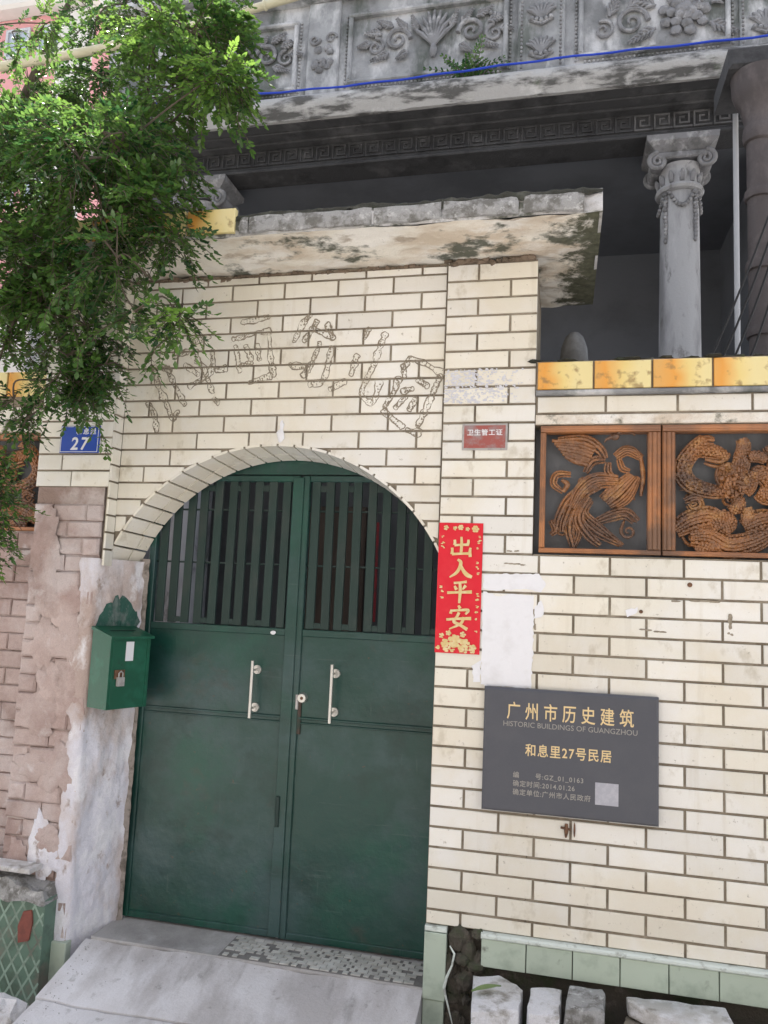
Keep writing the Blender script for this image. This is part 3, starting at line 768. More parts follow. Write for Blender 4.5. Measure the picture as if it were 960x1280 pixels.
# broken brick course between slab and wall head
b = MB()
for i in range(70):
    x = -1.62+i*2.03/70
    y = AY+.002 if x < 0 else -.008
    b.blob((x, y+.012, 3.056+U(-.008,.012)), U(.02,.03), U(.012,.022), U(.008,.018), 6, 4, .35)
b.build('crumbling_mortar_band', mat('crumbling_brown_mortar', (0.23,0.175,0.13), .97, 0, [((0.10,0.08,0.06), 22, .46, .62, .8)], .9, 90), cs)
# ---------------------------------------------------------------- brick pier left of the gate
PY = -0.05
bp_ = thing('brick_pier', (-1.83, 0.05, -0.36), 'weathered brown brick pier with whitewashed side, left of the green gate', 'pier')
MB().box(-2.02, -1.648, PY+.016, 0.25, -0.36, 3.06).build('pier_core', M['brown_mortar'], bp_)
BPITCH = 0.0835
for k in range(28):
    z0 = -0.345 + k*BPITCH; z1 = z0+BPITCH
    if z1 > 1.99: break
    cuts = [-2.022, -1.832, -1.644] if k % 2 else [-2.022, -1.925, -1.735, -1.644]
    for a, c in zip(cuts, cuts[1:]):
        g = .0016
        d = U(-.006,.006)
        b = MB().cbox(a+g, c-g, PY+d, PY+.05, z0+g, z1-g, .010)
        b.v = [(x+U(-.003,.003), y+U(-.004,.004), z+U(-.0035,.0035)) for x, y, z in b.v]
        b.build('brick', M['brown_brick'], bp_)
# cream tiles on the head of the pier
MB().box(-2.030, -1.624, PY+.007, PY+.03, 1.992, 3.06).build('tile_bed', M['mortar'], bp_)
for k in range(13):
    z0 = 1.990 + k*CP + GAP/2; z1 = z0+CP-GAP
    x = -2.032; w = TL/2*.95 if k % 2 else TL*.68
    while x < -1.64:
        xe = min(x+w, -1.621)
        if -1.621-xe < .04: xe = -1.621
        tile('tile', x+GAP/2, xe-.002, PY, z0, z1, M['tile'], bp_)
        x = xe; w = TL*.93
# splayed side of the gateway: flaking limewash over brick
def jamb_pt(t, z, off=0.0):
    x0, y0, x1, y1 = -1.645, PY+.004, -1.535, 0.205
    n = Vector((y1-y0, -(x1-x0), 0)).normalized()
    L_ = math.hypot(x1-x0, y1-y0)
    o = 0.012*noise.noise(Vector((t*4, z*4.2, 3))) + .007*noise.noise(Vector((t*16, z*16, 8))) + off
    A = Vector((x0-.022, PY-.006, z)); C_ = Vector((x0+.02*(x1-x0)/L_, y0+.02*(y1-y0)/L_, z))
    if t < 0:                       # skin folded round the corner on to the front of the pier
        return Vector((A.x+t*L_, PY-.0065+.004*noise.noise(Vector((t*12, z*9, 5)))+.011*max(0, -t*L_-.03)*4-off, z))
    if t < .12:
        s = t/.12; B_ = Vector((x0+.006, PY-.004, z))
        p = A*(1-s)**2+B_*2*s*(1-s)+C_*s*s
        return p + n*o*s
    s = (t-.12)/.88; E_ = Vector((x1, y1, z))
    return C_.lerp(E_, s) + n*o
b = MB(); vs = []; fs = []; nt_, nz_ = 34, 150
cols = [-.46+.46*i/12 for i in range(12)]+[i/22 for i in range(23)]
for j in range(nz_+1):
    z = -0.36+(1.645+.36)*j/nz_
    edge = -.20-.16*noise.noise(Vector((1, z*2.3, 4)))-.13*noise.noise(Vector((1, z*9, 4)))-.05*noise.noise(Vector((1, z*30, 4)))
    for t in cols:
        vs.append(jamb_pt(max(t, edge) if t < 0 else t, z))
nc = len(cols)
for j in range(nz_):
    for i in range(nc-1):
        a = j*nc+i; fs.append((a, a+1, a+nc+1, a+nc))
b.add(vs, fs).build('limewashed_jamb', M['plaster'], bp_, smooth=60)
# ragged skins of old render over the brick face
for k in range(20):
    cx_ = U(-1.99,-1.72); cz_ = U(-.2, 1.9); rx_ = U(.05,.12); rz_ = U(.05,.16); n = 40
    ring = []; sd_ = U(0,50)
    for i in range(n):
        a = 2*math.pi*i/n; q = 1+.55*noise.noise(Vector((math.cos(a)*1.6+sd_, math.sin(a)*1.6, 2)))+.25*noise.noise(Vector((math.cos(a)*6+sd_, math.sin(a)*6, 2)))
        ring.append((min(-1.66, max(-2.02, cx_+rx_*q*math.cos(a))), cz_+rz_*q*math.sin(a)))
    yb = PY-.0085-.0003*k
    vs = [(x, yb+.009, z) for x, z in ring]+[(cx_+(x-cx_)*.82, yb+.0015+.003*noise.noise(Vector((x*20, z*20, 1))), cz_+(z-cz_)*.82) for x, z in ring]+[(cx_+(x-cx_)*.4, yb+.004*noise.noise(Vector((x*20, z*20, 3))), cz_+(z-cz_)*.4) for x, z in ring]+[(cx_, yb, cz_)]
    fs = []
    for i in range(n):
        j2 = (i+1) % n
        fs += [(i, j2, n+j2, n+i), (n+i, n+j2, 2*n+j2, 2*n+i), (2*n+i, 2*n+j2, 3*n)]
    MB().add(vs, fs).build('render_skin', M['plaster'] if k % 10 == 0 else M['brown_brick'], bp_, smooth=70)
b = MB(); vs = []; fs = []
for j in range(121):
    z = -0.36+(1.66+.36)*j/120
    w = .022+.016*noise.noise(Vector((3, z*8, 1)))
    for q in (0, .5, 1):
        vs.append((-1.565+.05*q+w*.4*(1-q) , 0.196+.012*q+.010*noise.noise(Vector((q*5, z*22, 4))), z))
for j in range(120):
    for q in range(2):
        a = j*3+q; fs.append((a, a+1, a+4, a+3))
b.add(vs, fs).build('broken_plaster_edge', M['rough_plaster'], bp_)
MB().cbox(-1.732, -1.624, PY-.022, PY+.02, -0.30, -0.10, .004).build('plinth_tile', M['green_plinth'], bp_)
# green paint overspray round the mailbox
b = MB()
jt = []
for k in range(26):
    an = math.pi*k/25
    jt.append((0.54+.42*math.cos(an)*(1+U(-.10,.10)), 1.27+.20*math.sin(an)*(1+U(-.10,.08))))
vs = [jamb_pt(t, z, .0035) for t, z in jt]; c = jamb_pt(.5, 1.27, .0045)
mid = [jamb_pt(.5+(t-.5)*.55, 1.27+(z-1.27)*.55, .004) for t, z in jt]
n = len(vs); allv = vs+mid+[c]
fs = []
for k in range(n-1): fs += [(k+1, k, n+k, n+k+1), (n+k+1, n+k, 2*n)]
b.add(allv, fs).build('green_paint_smear', mat('dry_green_overspray', (0.035,0.105,0.085), .9, 0, [((0.16,0.20,0.19), (16,16,12), .50, .62, .85)], .4, 60), bp_)

# ---------------------------------------------------------------- left garden wall
lw = thing('side_garden_wall', (-3.2, 0.15, -0.36), 'brown brick garden wall left of the pier, amber coping on top', 'wall')
MB().box(-5.2, -2.034, 0.045, 0.22, -0.36, 1.775).build('wall_core', M['brown_mortar'], lw)
for k in range(25):
    z0 = -0.345+k*.0845
    if z0 > 1.70: break
    x = -2.038 + (.0 if k % 2 else .11)
    while x > -2.85:
        xe = min(x, -2.038); xs_ = x-.235
        b = MB().cbox(xs_+.003, xe-.003, .03+U(-.004,.005), .07, z0+.003, z0+.0815, .005)
        b.v = [(p+U(-.002,.002), q, r+U(-.002,.002)) for p, q, r in b.v]
        b.build('brick', M['brown_brick'], lw)
        x -= .238
MB().cbox(-5.2, -2.034, 0.02, 0.22, 2.288, 2.42, .004).build('lintel', M['soffit'], lw)
MB().box(-5.2, -2.034, 0.012, 0.22, 2.422, 2.605).build('coping_bed', M['mortar'], lw)
x = -2.05
for i in range(6):
    tile('coping_tile', x-.236, x-.004, -0.004, 2.47, 2.60, M['orange_tile'], lw, d=.014, tilt=.008)
    x -= .24
MB().box(-3.3, -2.62, 0.045, 0.2, 1.775, 2.288).build('solid_bay', M['brown_mortar'], lw)

# ---------------------------------------------------------------- amber carved openwork panels
def strokes(b, data, fx, y, scaly=False):
    """carved strokes: thick ones are bundles of ridges with sharp grooves between them"""
    for pts, r in data:
        r *= 1.48
        P = spline([(fx(x), y, z) for x, z in pts], 7)
        n = len(P)
        rs = [r*(.50+.50*math.sin(math.pi*(.14+.80*i/(n-1)))) for i in range(n)]
        ph = U(0, .010)
        N_ = [None]*n
        for i in range(n):
            t = (P[min(i+1,n-1)]-P[max(i-1,0)]).normalized(); N_[i] = Vector((-t.z, 0, t.x))
        if r < .0125:
            b.tube([(p.x, y+ph, p.z) for p in P], rs, 8)
            continue
        k = 3 if r < .022 else (5 if r < .036 else 7)
        for q in range(k):
            s = (q-(k-1)/2)/((k-1)/2)
            dome = -.016*(1-s*s)
            fray = 1+.10*math.sin(q*2.1)
            b.tube([(P[i].x+N_[i].x*s*rs[i]*.84*fray, y+ph+dome*min(1, r/.03), P[i].z+N_[i].z*s*rs[i]*.84*fray) for i in range(n)], [max(.0022, rs[i]/k*1.12) for i in range(n)], 7)
        if scaly and r > .022:
            for i in range(1, n-1):
                for q in range(3):
                    s = (q-1)*.55+(.27 if i % 2 else 0)
                    b.blob((P[i].x+N_[i].x*s*rs[i], y+ph-.016*(1-s*s)-.004, P[i].z+N_[i].z*s*rs[i]), .0075, .006, .0075, 6, 4, .2)
def curls(b, x0, x1, z0, z1, y, n):
    """small cloud scrolls filling the ground of the carving"""
    for k in range(n):
        cx, cz = U(x0, x1), U(z0, z1); r = U(.016, .034); a0 = U(0, 6.28); h = rng.choice((-1, 1)); pts = []
        for i in range(15):
            t = i/14; a = a0+h*t*8.5; q = r*(1-.85*t)
            pts.append((cx+q*math.cos(a), y, cz+q*math.sin(a)))
        a = a0; t0 = Vector((math.sin(a), 0, -math.cos(a)))*h
        pts = [tuple(Vector(pts[0])+t0*r*1.6+Vector((0,0,-.004))), tuple(Vector(pts[0])+t0*r*.8)]+pts
        b.tube(pts, [.003,.006]+[.0075*(1-.5*i/14) for i in range(15)], 7)
def frame(parent, x0, x1, z0, z1, y, wl, wr, wt=.030, wb=.020):
    def mould(x0, x1, z0, z1, horiz):
        b = MB().cbox(x0, x1, y, y+.05, z0, z1, .004)
        if horiz:
            for q, r_ in ((.22,.0055), (.55,.0075), (.84,.0035)): b.tube([(x0+.002, y, z0+(z1-z0)*q), (x1-.002, y, z0+(z1-z0)*q)], r_*min(1, (z1-z0)/.03), 8)
        else:
            for q, r_ in ((.18,.0065), (.50,.0095), (.82,.0065)): b.tube([(x0+(x1-x0)*q, y+.002, z0+.002), (x0+(x1-x0)*q, y+.002, z1-.002)], r_*min(1, (x1-x0)/.05), 8)
        return b
    mould(x0, x1, z1-wt, z1, True).build('top_rail', M['amber_frame'], parent)
    mould(x0, x1, z0, z0+wb, True).build('bottom_rail', M['amber_frame'], parent)
    mould(x0, x0+wl, z0+wb+.001, z1-wt-.001, False).build('stile', M['amber_frame'], parent)
    mould(x1-wr, x1, z0+wb+.001, z1-wt-.001, False).build('stile', M['amber_frame'], parent)
p1 = thing('phoenix_panel', (0.68, 0.03, 1.735), 'amber glazed openwork panel carved with a bird, nearest the pillar', 'carved panel', 'amber carved panels in the garden wall')
frame(p1, 0.436, 0.934, 1.733, 2.286, 0.0, .024, .052)
b = MB(); strokes(b, PHOENIX, lambda x: x, 0.030)
b.blob((.748, .012, 2.238), .020, .014, .016, 8, 6); b.tube([(.735,.010,2.236),(.712,.008,2.226),(.704,.010,2.212)], [.009,.006,.001], 6); b.blob((.745, -.001, 2.243), .004, .003, .004, 6, 4)
for q in range(3): b.tube([(.755,.014,2.250),(.775+.012*q,.012,2.262+.002*q),(.795+.018*q,.014,2.255-.006*q)], [.004,.006,.003], 6)
curls(b, .475, .865, 1.775, 2.235, .050, 7)
b.build('carved_bird', M['amber'], p1, smooth=True)
p2 = thing('dragon_panel', (1.19, 0.03, 1.735), 'amber glazed openwork panel carved with a coiling dragon, at the right edge', 'carved panel', 'amber carved panels in the garden wall')
frame(p2, 0.939, 1.445, 1.733, 2.286, 0.0, .052, .03)
b = MB(); strokes(b, DRAGON, lambda x: x, 0.030, True)
for i in range(60):
    x = U(1.17, 1.26); z = U(1.98, 2.12)
    b.blob((x, .012+U(-.008,.006), z), U(.006,.016), .012, U(.006,.016), 6, 4, .3)
curls(b, 1.005, 1.40, 1.775, 2.235, .050, 7)
b.build('carved_dragon', M['amber'], p2, smooth=True)
p4 = thing('carved_side_panel', (-2.34, 0.06, 1.775), 'dark amber carved panel left of the pier, half hidden by leaves', 'carved panel', 'amber carved panels in the garden wall')
frame(p4, -2.60, -2.036, 1.777, 2.286, 0.05, .03, .03)
b = MB(); strokes(b, DRAGON, lambda x: -1.10-x, 0.080, True)
b.build('carved_dragon', M['amber'], p4, smooth=True)
bb = MB().box(0.414, 1.46, 0.085, 0.10, 1.725, 2.287).build('backing_board', M['backboard'])
tag(bb, 'blue grey board closing the wall opening behind the carved panels', 'board')
bb = MB().box(-2.62, -2.034, 0.135, 0.15, 1.776, 2.287).build('backing_board', M['backboard'])
tag(bb, 'dark board behind the carved panel left of the pier', 'board')
# ---------------------------------------------------------------- green double gate
GY = 0.235
def leaf(x0, x1, label, hand):
    g = thing('gate_leaf', ((x0+x1)/2, GY+.02, -0.075), label, 'gate', 'leaves of the green double gate')
    zb, z1, z2, z3 = -0.078, 0.925, 1.315, 2.10
    # sheet panels
    def panel(za, zt, nm):
        nx, nz = 48, 64; vs = []; fs = []
        for j in range(nz+1):
            for i in range(nx+1):
                x = x0+(x1-x0)*i/nx; z = za+(zt-za)*j/nz
                vs.append((x, GY+.007+.0050*noise.noise(Vector((x*3.2, z*3.2, 7)))+.0014*noise.noise(Vector((x*11, z*9, 2))), z))
        for j in range(nz):
            for i in range(nx):
                a = j*(nx+1)+i; fs.append((a, a+1, a+nx+2, a+nx+1))
        return MB().add(vs, fs).build(nm, M['green_paint'], g, smooth=True)
    panel(zb+.01, z1+.005, 'lower_panel'); panel(z1, z2+.01, 'upper_panel')
    # frame members
    fw = .034
    for xa in (x0, x1-fw):
        MB().cbox(xa, xa+fw, GY-.004, GY+.03, zb, z3, .003).build('stile', M['green_paint'], g)
    for za, hh in ((zb, .03), (z2-.004, .034), (z3-.03, .03)):
        MB().cbox(x0+fw+.001, x1-fw-.001, GY-.002, GY+.028, za, za+hh, .003).build('rail', M['green_paint'], g)
    bead = MB().tube([(x0+fw+.002, GY+.003, z1), (x1-fw-.002, GY+.003, z1)], .006, 6).tube([(x0+fw+.002, GY+.003, z1-.024), (x1-fw-.002, GY+.003, z1-.024)], .004, 6)
    bead.build('weld_bead', M['green_paint'], g, smooth=True)
    # upright bars
    nb = 10; pit = (x1-x0-2*fw)/nb
    bar = MB().cbox(-.0215, .0215, 0, .012, -.372, .372, .002)
    me = TILE_CACHE.get('bar')
    if me is None:
        me = bpy.data.meshes.new('bar'); me.from_pydata(bar.v, [], bar.f); me.materials.append(M['green_bar']); TILE_CACHE['bar'] = me
    for i in range(nb):
        link('bar', me, (x0+fw+pit*(i+.5)+U(-.006,.006), GY+.004, 1.720), g, (0, U(-.006,.006), 0))
    for i in range(nb-1):
        if i % 2 == (0 if hand else 1):
            xm = x0+fw+pit*(i+1)
            MB().box(xm-pit*.30, xm+pit*.30, GY+.006, GY+.014, 1.352, 1.378).build('infill_block', M['green_bar'], g)
            MB().box(xm-pit*.30, xm+pit*.30, GY+.006, GY+.014, 2.02, 2.05).build('infill_block', M['green_bar'], g)
    for z in (1.655, 1.925):
        MB().tube([(x0+fw, GY+.020, z), (x1-fw, GY+.020, z)], .005, 6).build('cross_rod', M['green_bar'], g)
    return g
gl = leaf(-1.535, -0.738, 'left leaf of the dark green metal gate', False)
gr = leaf(-0.722, 0.06, 'right leaf of the dark green metal gate, with the lock', True)
MB().cbox(-0.772, -0.716, GY-.012, GY-.005, -0.07, 2.09, .002).build('cover_strip', M['green_paint'], gl)
tp = MB().box(-1.62, 0.06, GY, GY+.03, 2.106, 2.40).build('gate_head_plate', M['green_paint'])
tag(tp, 'dark green arched plate closing the top of the gateway', 'plate')
def handle(x, z0, z1, parent):
    h = MB().tube([(x, GY-.052, z0), (x, GY-.052, z1)], .0085, 10).build('pull_handle', M['steel'], parent, smooth=True)
    for z in (z0+.045, z1-.045):
        MB().tube([(x, GY-.050, z), (x+.004, GY+.004, z)], .006, 8).build('standoff', M['steel'], h, smooth=True)
        MB().tube([(x+.004, GY-.002, z), (x+.004, GY+.006, z)], [.021, .023], 16).build('mounting_rose', M['steel'], h, smooth=30)
handle(-0.912, 0.915, 1.185, gl)
handle(-0.512, 0.920, 1.190, gr)
lk = MB().tube([(-0.668, GY-.014, 1.020), (-0.668, GY+.004, 1.020)], [.020, .027], 18).build('door_lock', M['steel'], gr, smooth=30)
MB().tube([(-0.668, GY-.0165, 1.020), (-0.668, GY-.013, 1.020)], [.007, .008], 10).build('keyhole', M['rust'], lk)
MB().cbox(-0.700, -0.686, GY-.010, GY+.004, 0.965, 1.035, .003).build('lock_edge', M['grey_metal'], lk)
MB().cbox(-0.716, -0.672, GY-.0015, GY+.012, 0.85, 1.00, .002).build('rusty_patch', mat('rust_through_green', (0.075,0.052,0.042), .75, 0, [((0.03,0.055,0.042), 18, .45, .6, .8)], .3, 60), gr)
MB().blob((-0.834, GY-.006, 1.322), .014, .004, .010, 8, 5, .1).build('paint_blot', M['white_paint'], gl, smooth=True)
MB().cbox(-0.766, -0.748, GY-.020, GY-.012, 0.42, 0.56, .003).build('bolt_catch', M['green_bar'], gl)

# ---------------------------------------------------------------- mailbox on the splayed side of the pier
mb_n = Vector((.926, -.377, 0)); mb_t = Vector((.377, .926, 0))
mo = Vector((-1.640, -0.052, 0)) + mb_n*.008
def mbp(a, d, z): return mo + mb_t*a + mb_n*d + Vector((0,0,z))
mbx = thing('mailbox', mbp(.11, .07, .945), 'small green metal mailbox fixed beside the gate on the pier', 'mailbox')
def mbox(a0, a1, d0, d1, zb, zt0, zt1, c=.004):
    """box in mailbox axes; zt0 top at the back, zt1 at the front"""
    P = lambda a, d, z: tuple(mbp(a, d, z))
    return MB().add([P(a0,d0,zb),P(a0,d1,zb),P(a1,d1,zb),P(a1,d0,zb),P(a0,d0,zt0),P(a0,d1,zt1),P(a1,d1,zt1),P(a1,d0,zt0)],
                    [(3,2,1,0),(4,5,6,7),(0,1,5,4),(1,2,6,5),(2,3,7,6),(3,0,4,7)])
W_, D_ = .225, .145
mbox(0, W_, 0, D_, .945, 1.305, 1.270).build('body', M['mailbox'], mbx)
lid = mbox(-.012, W_+.012, -.002, D_+.018, 1.279, 1.325, 1.286)
lid = MB()
P = lambda a, d, z: tuple(mbp(a, d, z))
lid.add([P(-.01,0,1.306),P(-.01,D_+.016,1.268),P(W_+.01,D_+.016,1.268),P(W_+.01,0,1.306),P(-.01,0,1.322),P(-.01,D_+.016,1.280),P(W_+.01,D_+.016,1.280),P(W_+.01,0,1.322)],
        [(3,2,1,0),(4,5,6,7),(0,1,5,4),(1,2,6,5),(2,3,7,6),(3,0,4,7)])
lido = lid.build('lid', M['mailbox'], mbx)
sl = MB(); zc = lambda d: 1.322-(.042)*(d/(D_+.016))
sl.add([P(.04,.070,zc(.070)+.001),P(.04,.082,zc(.082)+.001),P(W_-.04,.082,zc(.082)+.001),P(W_-.04,.070,zc(.070)+.001)], [(0,1,2,3)])
sl.build('letter_slot', M['black_cable'], lido)
mbox(.010, .020, D_, D_+.004, .955, 1.262, 1.262).build('door_edge', M['mailbox'], mbx)
mbox(W_-.020, W_-.010, D_, D_+.004, .955, 1.262, 1.262).build('door_edge', M['mailbox'], mbx)
mbox(.085, .128, D_, D_+.002, 1.165, 1.255, 1.255).build('white_sticker', M['white_paint'], mbx)
mbox(.030, .085, D_, D_+.006, 1.085, 1.125, 1.125).build('hasp', M['rust'], mbx)
pl = mbox(.040, .075, D_+.006, D_+.022, 1.052, 1.092, 1.092).build('padlock', M['grey_metal'], mbx)
MB().tube([P(.047,D_+.014,1.090),P(.047,D_+.014,1.112),P(.058,D_+.014,1.120),P(.068,D_+.014,1.112),P(.068,D_+.014,1.090)], .0035, 6).build('shackle', M['grey_metal'], pl)

# ---------------------------------------------------------------- things fixed on the walls
# blue number plate
np_ = thing('number_plate', (-1.795, PY-.01, 2.16), 'blue enamel house number plate 27 half hidden by leaves', 'number plate')
MB().cbox(-1.905, -1.688, PY-.010, PY-.002, 2.160, 2.296, .003).build('plate', M['blue_plate'], np_)
text_part('number', '27', .088, -1.797, 2.176, PY-.0105, M['white_paint'], np_, sx=.95, weight=.0018, depth=.0006, track=1.25, shear=.12)
text_part('street_name', '和息里', .034, -1.762, 2.255, PY-.0105, M['white_paint'], np_, weight=.0006, depth=.0005, track=1.3)
b = MB()
for (x0,x1,z0,z1) in ((-1.900,-1.693,2.1635,2.166),(-1.900,-1.693,2.290,2.2925),(-1.900,-1.8975,2.166,2.290),(-1.6955,-1.693,2.166,2.290)): b.box(x0,x1,PY-.0112,PY-.0095,z0,z1)
b.build('border_line', M['white_paint'], np_)
# red paper couplet
rp = thing('red_couplet', (.102, -.003, 1.285), 'red paper couplet with gold characters hanging on the gate pillar', 'couplet')
vs = []; fs = []; nx, nz = 6, 30
for j in range(nz+1):
    for i in range(nx+1):
        x = .004+.194*i/nx; z = 1.286+.566*j/nz
        y = -.0045 - .0025*abs(noise.noise(Vector((x*9, z*7, 3)))) - (.004*(i == 0)+.003*(j == 0))*abs(noise.noise(Vector((x, z*6, 9))))
        vs.append((x - .002*(1-j/nz), y, z))
for j in range(nz):
    for i in range(nx):
        a = j*(nx+1)+i; fs.append((a, a+1, a+nx+2, a+nx+1))
n = len(vs); fs += [tuple(n+q for q in f[::-1]) for f in list(fs)]; vs += [(x, y+.0012, z) for x, y, z in vs]
MB().add(vs, fs).build('paper', M['red_paper'], rp, smooth=True)
def brush(strs, cx, cz, w, h, name):
    b = MB()
    for si, st in enumerate(strs):
        yo = -.0088-.0004*si
        P = spline([(p[0], p[1], p[2]) for p in st], 6)
        n = len(P); L_ = []; R_ = []
        for i, p in enumerate(P):
            t = P[min(i+1,n-1)]-P[max(i-1,0)]; t = Vector((t.x*w, t.y*h, 0)); t.normalize()
            q = Vector((-t.y, t.x, 0))*p.z*.5*w
            c = Vector((cx+(p.x-.5)*w, cz+(p.y-.5)*h, 0))
            if i == 0: c0 = c - t*p.z*.3*w
            L_.append(c+q); R_.append(c-q)
        poly = L_+R_[::-1]
        vs = []; fs = []
        for k, v in enumerate(L_): vs += [(L_[k].x, yo, L_[k].y), (R_[k].x, yo, R_[k].y)]
        for k in range(n-1): fs.append((2*k, 2*k+1, 2*k+3, 2*k+2))
        b.add(vs, fs)
    return b.build(name, M['gold'], rp)
CH = {
 'out': [[(.5,1.02,.10),(.52,.6,.13),(.5,.14,.12)],[(.20,.86,.12),(.22,.72,.12),(.20,.58,.14)],[(.20,.57,.11),(.5,.60,.10),(.84,.62,.13)],[(.82,.88,.10),(.82,.74,.12),(.80,.58,.10)],[(.10,.44,.12),(.11,.28,.12),(.10,.10,.15)],[(.10,.10,.12),(.5,.14,.10),(.90,.16,.12)],[(.92,.46,.10),(.90,.24,.13),(.92,-.02,.14)]],
 'enter': [[(.36,1.0,.10),(.50,.86,.15),(.46,.55,.15),(.30,.25,.13),(.02,.02,.06)],[(.48,.80,.08),(.62,.42,.15),(.80,.18,.19),(1.02,.06,.13)]],
 'level': [[(.22,.90,.11),(.5,.93,.10),(.80,.98,.12)],[(.26,.76,.10),(.36,.58,.15)],[(.76,.80,.15),(.62,.60,.07)],[(-.06,.42,.12),(.45,.46,.11),(1.04,.50,.15)],[(.50,.92,.12),(.52,.5,.14),(.49,-.06,.10)]],
 'peace': [[(.46,1.06,.10),(.54,.92,.15)],[(.16,.86,.09),(.12,.66,.14)],[(.14,.80,.10),(.5,.84,.10),(.90,.86,.13),(.78,.66,.09)],[(.50,.74,.13),(.40,.52,.12),(.28,.30,.14),(.55,.16,.13),(.88,-.04,.15)],[(.72,.52,.13),(.58,.22,.12),(.08,-.06,.06)],[(-.06,.38,.11),(.45,.44,.11),(1.04,.48,.15)]],
}
for nm, cz, hh in (('out',1.747,.084),('enter',1.651,.080),('level',1.552,.090),('peace',1.440,.092)):
    brush(CH[nm], .104, cz, .098, hh, 'gold_character')
b = MB()
def petals(cx, cz, r, n, y=-.0080):
    for i in range(n):
        a = 2*math.pi*i/n+U(-.2,.2)
        b.blob((cx+r*.62*math.cos(a), y, cz+r*.62*math.sin(a)), r*.42, .0010, r*.34, 7, 4, .25)
    b.blob((cx, y-.0006, cz), r*.33, .001, r*.33, 7, 4, .2)
for (x, z, r, n) in [(.088,1.338,.030,7),(.132,1.330,.022,6),(.046,1.328,.020,6),(.165,1.312,.018,5),(.030,1.360,.012,5),(.122,1.368,.014,5),(.060,1.372,.013,5)]: petals(x, z, r, n)
for i in range(26):
    x = U(.012,.19); b.blob((x, -.0078, U(1.292,1.318)), U(.004,.012), .0009, U(.003,.007), 6, 4, .3)
petals(.165,1.826,.017,6); petals(.035,1.83,.012,5)
petals(.075,1.828,.010,5); petals(.10,1.832,.013,6); petals(.13,1.825,.010,5)
for x, zs_ in ((.024,(1.79,1.765,1.745,1.57,1.548,1.526)),(.180,(1.79,1.77,1.745,1.68,1.655,1.632,1.54,1.52,1.49,1.47,1.44,1.38))):
    for z in zs_:
        for q in range(3): b.blob((x+U(-.005,.005), -.0078, z+U(-.006,.006)), U(.003,.007), .0009, U(.0015,.004), 6, 4, .3)
tag(b.build('gold_ornament', M['gold'], rp), kind='stuff')
# small faded red plate
rq = thing('small_red_plate', (.193, -.006, 2.18), 'small faded red metal plate with grey rim on the pillar', 'plate')
MB().cbox(.093, .293, -.006, .001, 2.178, 2.298, .002).build('rim', M['grey_metal'], rq)
MB().cbox(.102, .284, -.0085, -.0062, 2.187, 2.289, .001).build('face', M['red_plate'], rq)
text_part('lettering', '卫生管工证', .030, .193, 2.246, -.0088, M['white_paint'], rq, weight=.0004, depth=.0004, track=1.12)
# torn white paper left on the pillar
tpg = thing('torn_paper', (.32, -.002, 1.155), 'torn white paper remains pasted between the couplet and the plaque', 'paper')
def torn(poly, y, name):
    pts = []
    n = len(poly)
    for i in range(n):
        a = Vector(poly[i]); c = Vector(poly[(i+1)%n]); k = max(2, int((c-a).length/.012))
        for q in range(k):
            p = a.lerp(c, q/k); pts.append((p.x+U(-.0035,.0035), p.y+U(-.0035,.0035)))
    MB().prism(pts, y-.0012, y+.0004).build(name, M['paper'], tpg)
torn([(.204,1.560),(.204,1.165),(.225,1.158),(.415,1.160),(.421,1.30),(.419,1.545),(.33,1.552),(.27,1.535)], -.0018, 'sheet')
torn([(.206,1.630),(.206,1.566),(.26,1.561),(.40,1.575),(.452,1.560),(.470,1.60),(.44,1.640),(.33,1.637)], -.0016, 'scrap')
torn([(.424,1.50),(.424,1.45),(.455,1.455),(.462,1.49),(.45,1.53)], -.0016, 'scrap')
torn([(.165,1.235),(.175,1.172),(.203,1.170),(.203,1.262)], -.0016, 'scrap')
torn([(.795,1.50),(.80,1.475),(.838,1.488),(.842,1.515)], -.0016, 'scrap')
# slate plaque
pq = thing('historic_plaque', (.573, -.02, .658), 'dark slate plaque with gold lettering, historic building sign on the tiled wall', 'plaque')
b = MB().cbox(.224, .922, -.036, -.002, .658, 1.158, .010)
b.build('slab', M['plaque'], pq)
YP = -.0365
text_part('title', '广州市历史建筑', .074, .573, 1.040, YP, M['plaque_gold'], pq, sx=.78, weight=.0007, depth=.0008, track=1.60)
text_part('english_title', 'HISTORIC BUILDINGS OF GUANGZHOU', .030, .573, 1.003, YP, M['plaque_grey'], pq, sx=.99, weight=-.0001, depth=.0005, track=1.0)
text_part('address', '和息里27号民居', .053, .570, .893, YP, M['plaque_gold'], pq, sx=.86, weight=.0006, depth=.0008, track=1.16)
for i, (a, c) in enumerate((('编', '号:GZ_01_0163'), ('确定时间:2014.01.26', ''), ('确定单位:广州市人民政府', ''))):
    z = .800-.034*i
    text_part('small_print', a, .0262, .350, z, YP, M['plaque_grey'], pq, weight=.0002, depth=.0005, track=1.12, align='LEFT')
    if c: text_part('small_print', c, .0262, .440, z, YP, M['plaque_grey'], pq, weight=.0002, depth=.0005, track=1.14, align='LEFT')
MB().box(.678, .768, YP-.0008, YP+.0004, .722, .808).build('pale_square_label', M['pale_label'], pq)

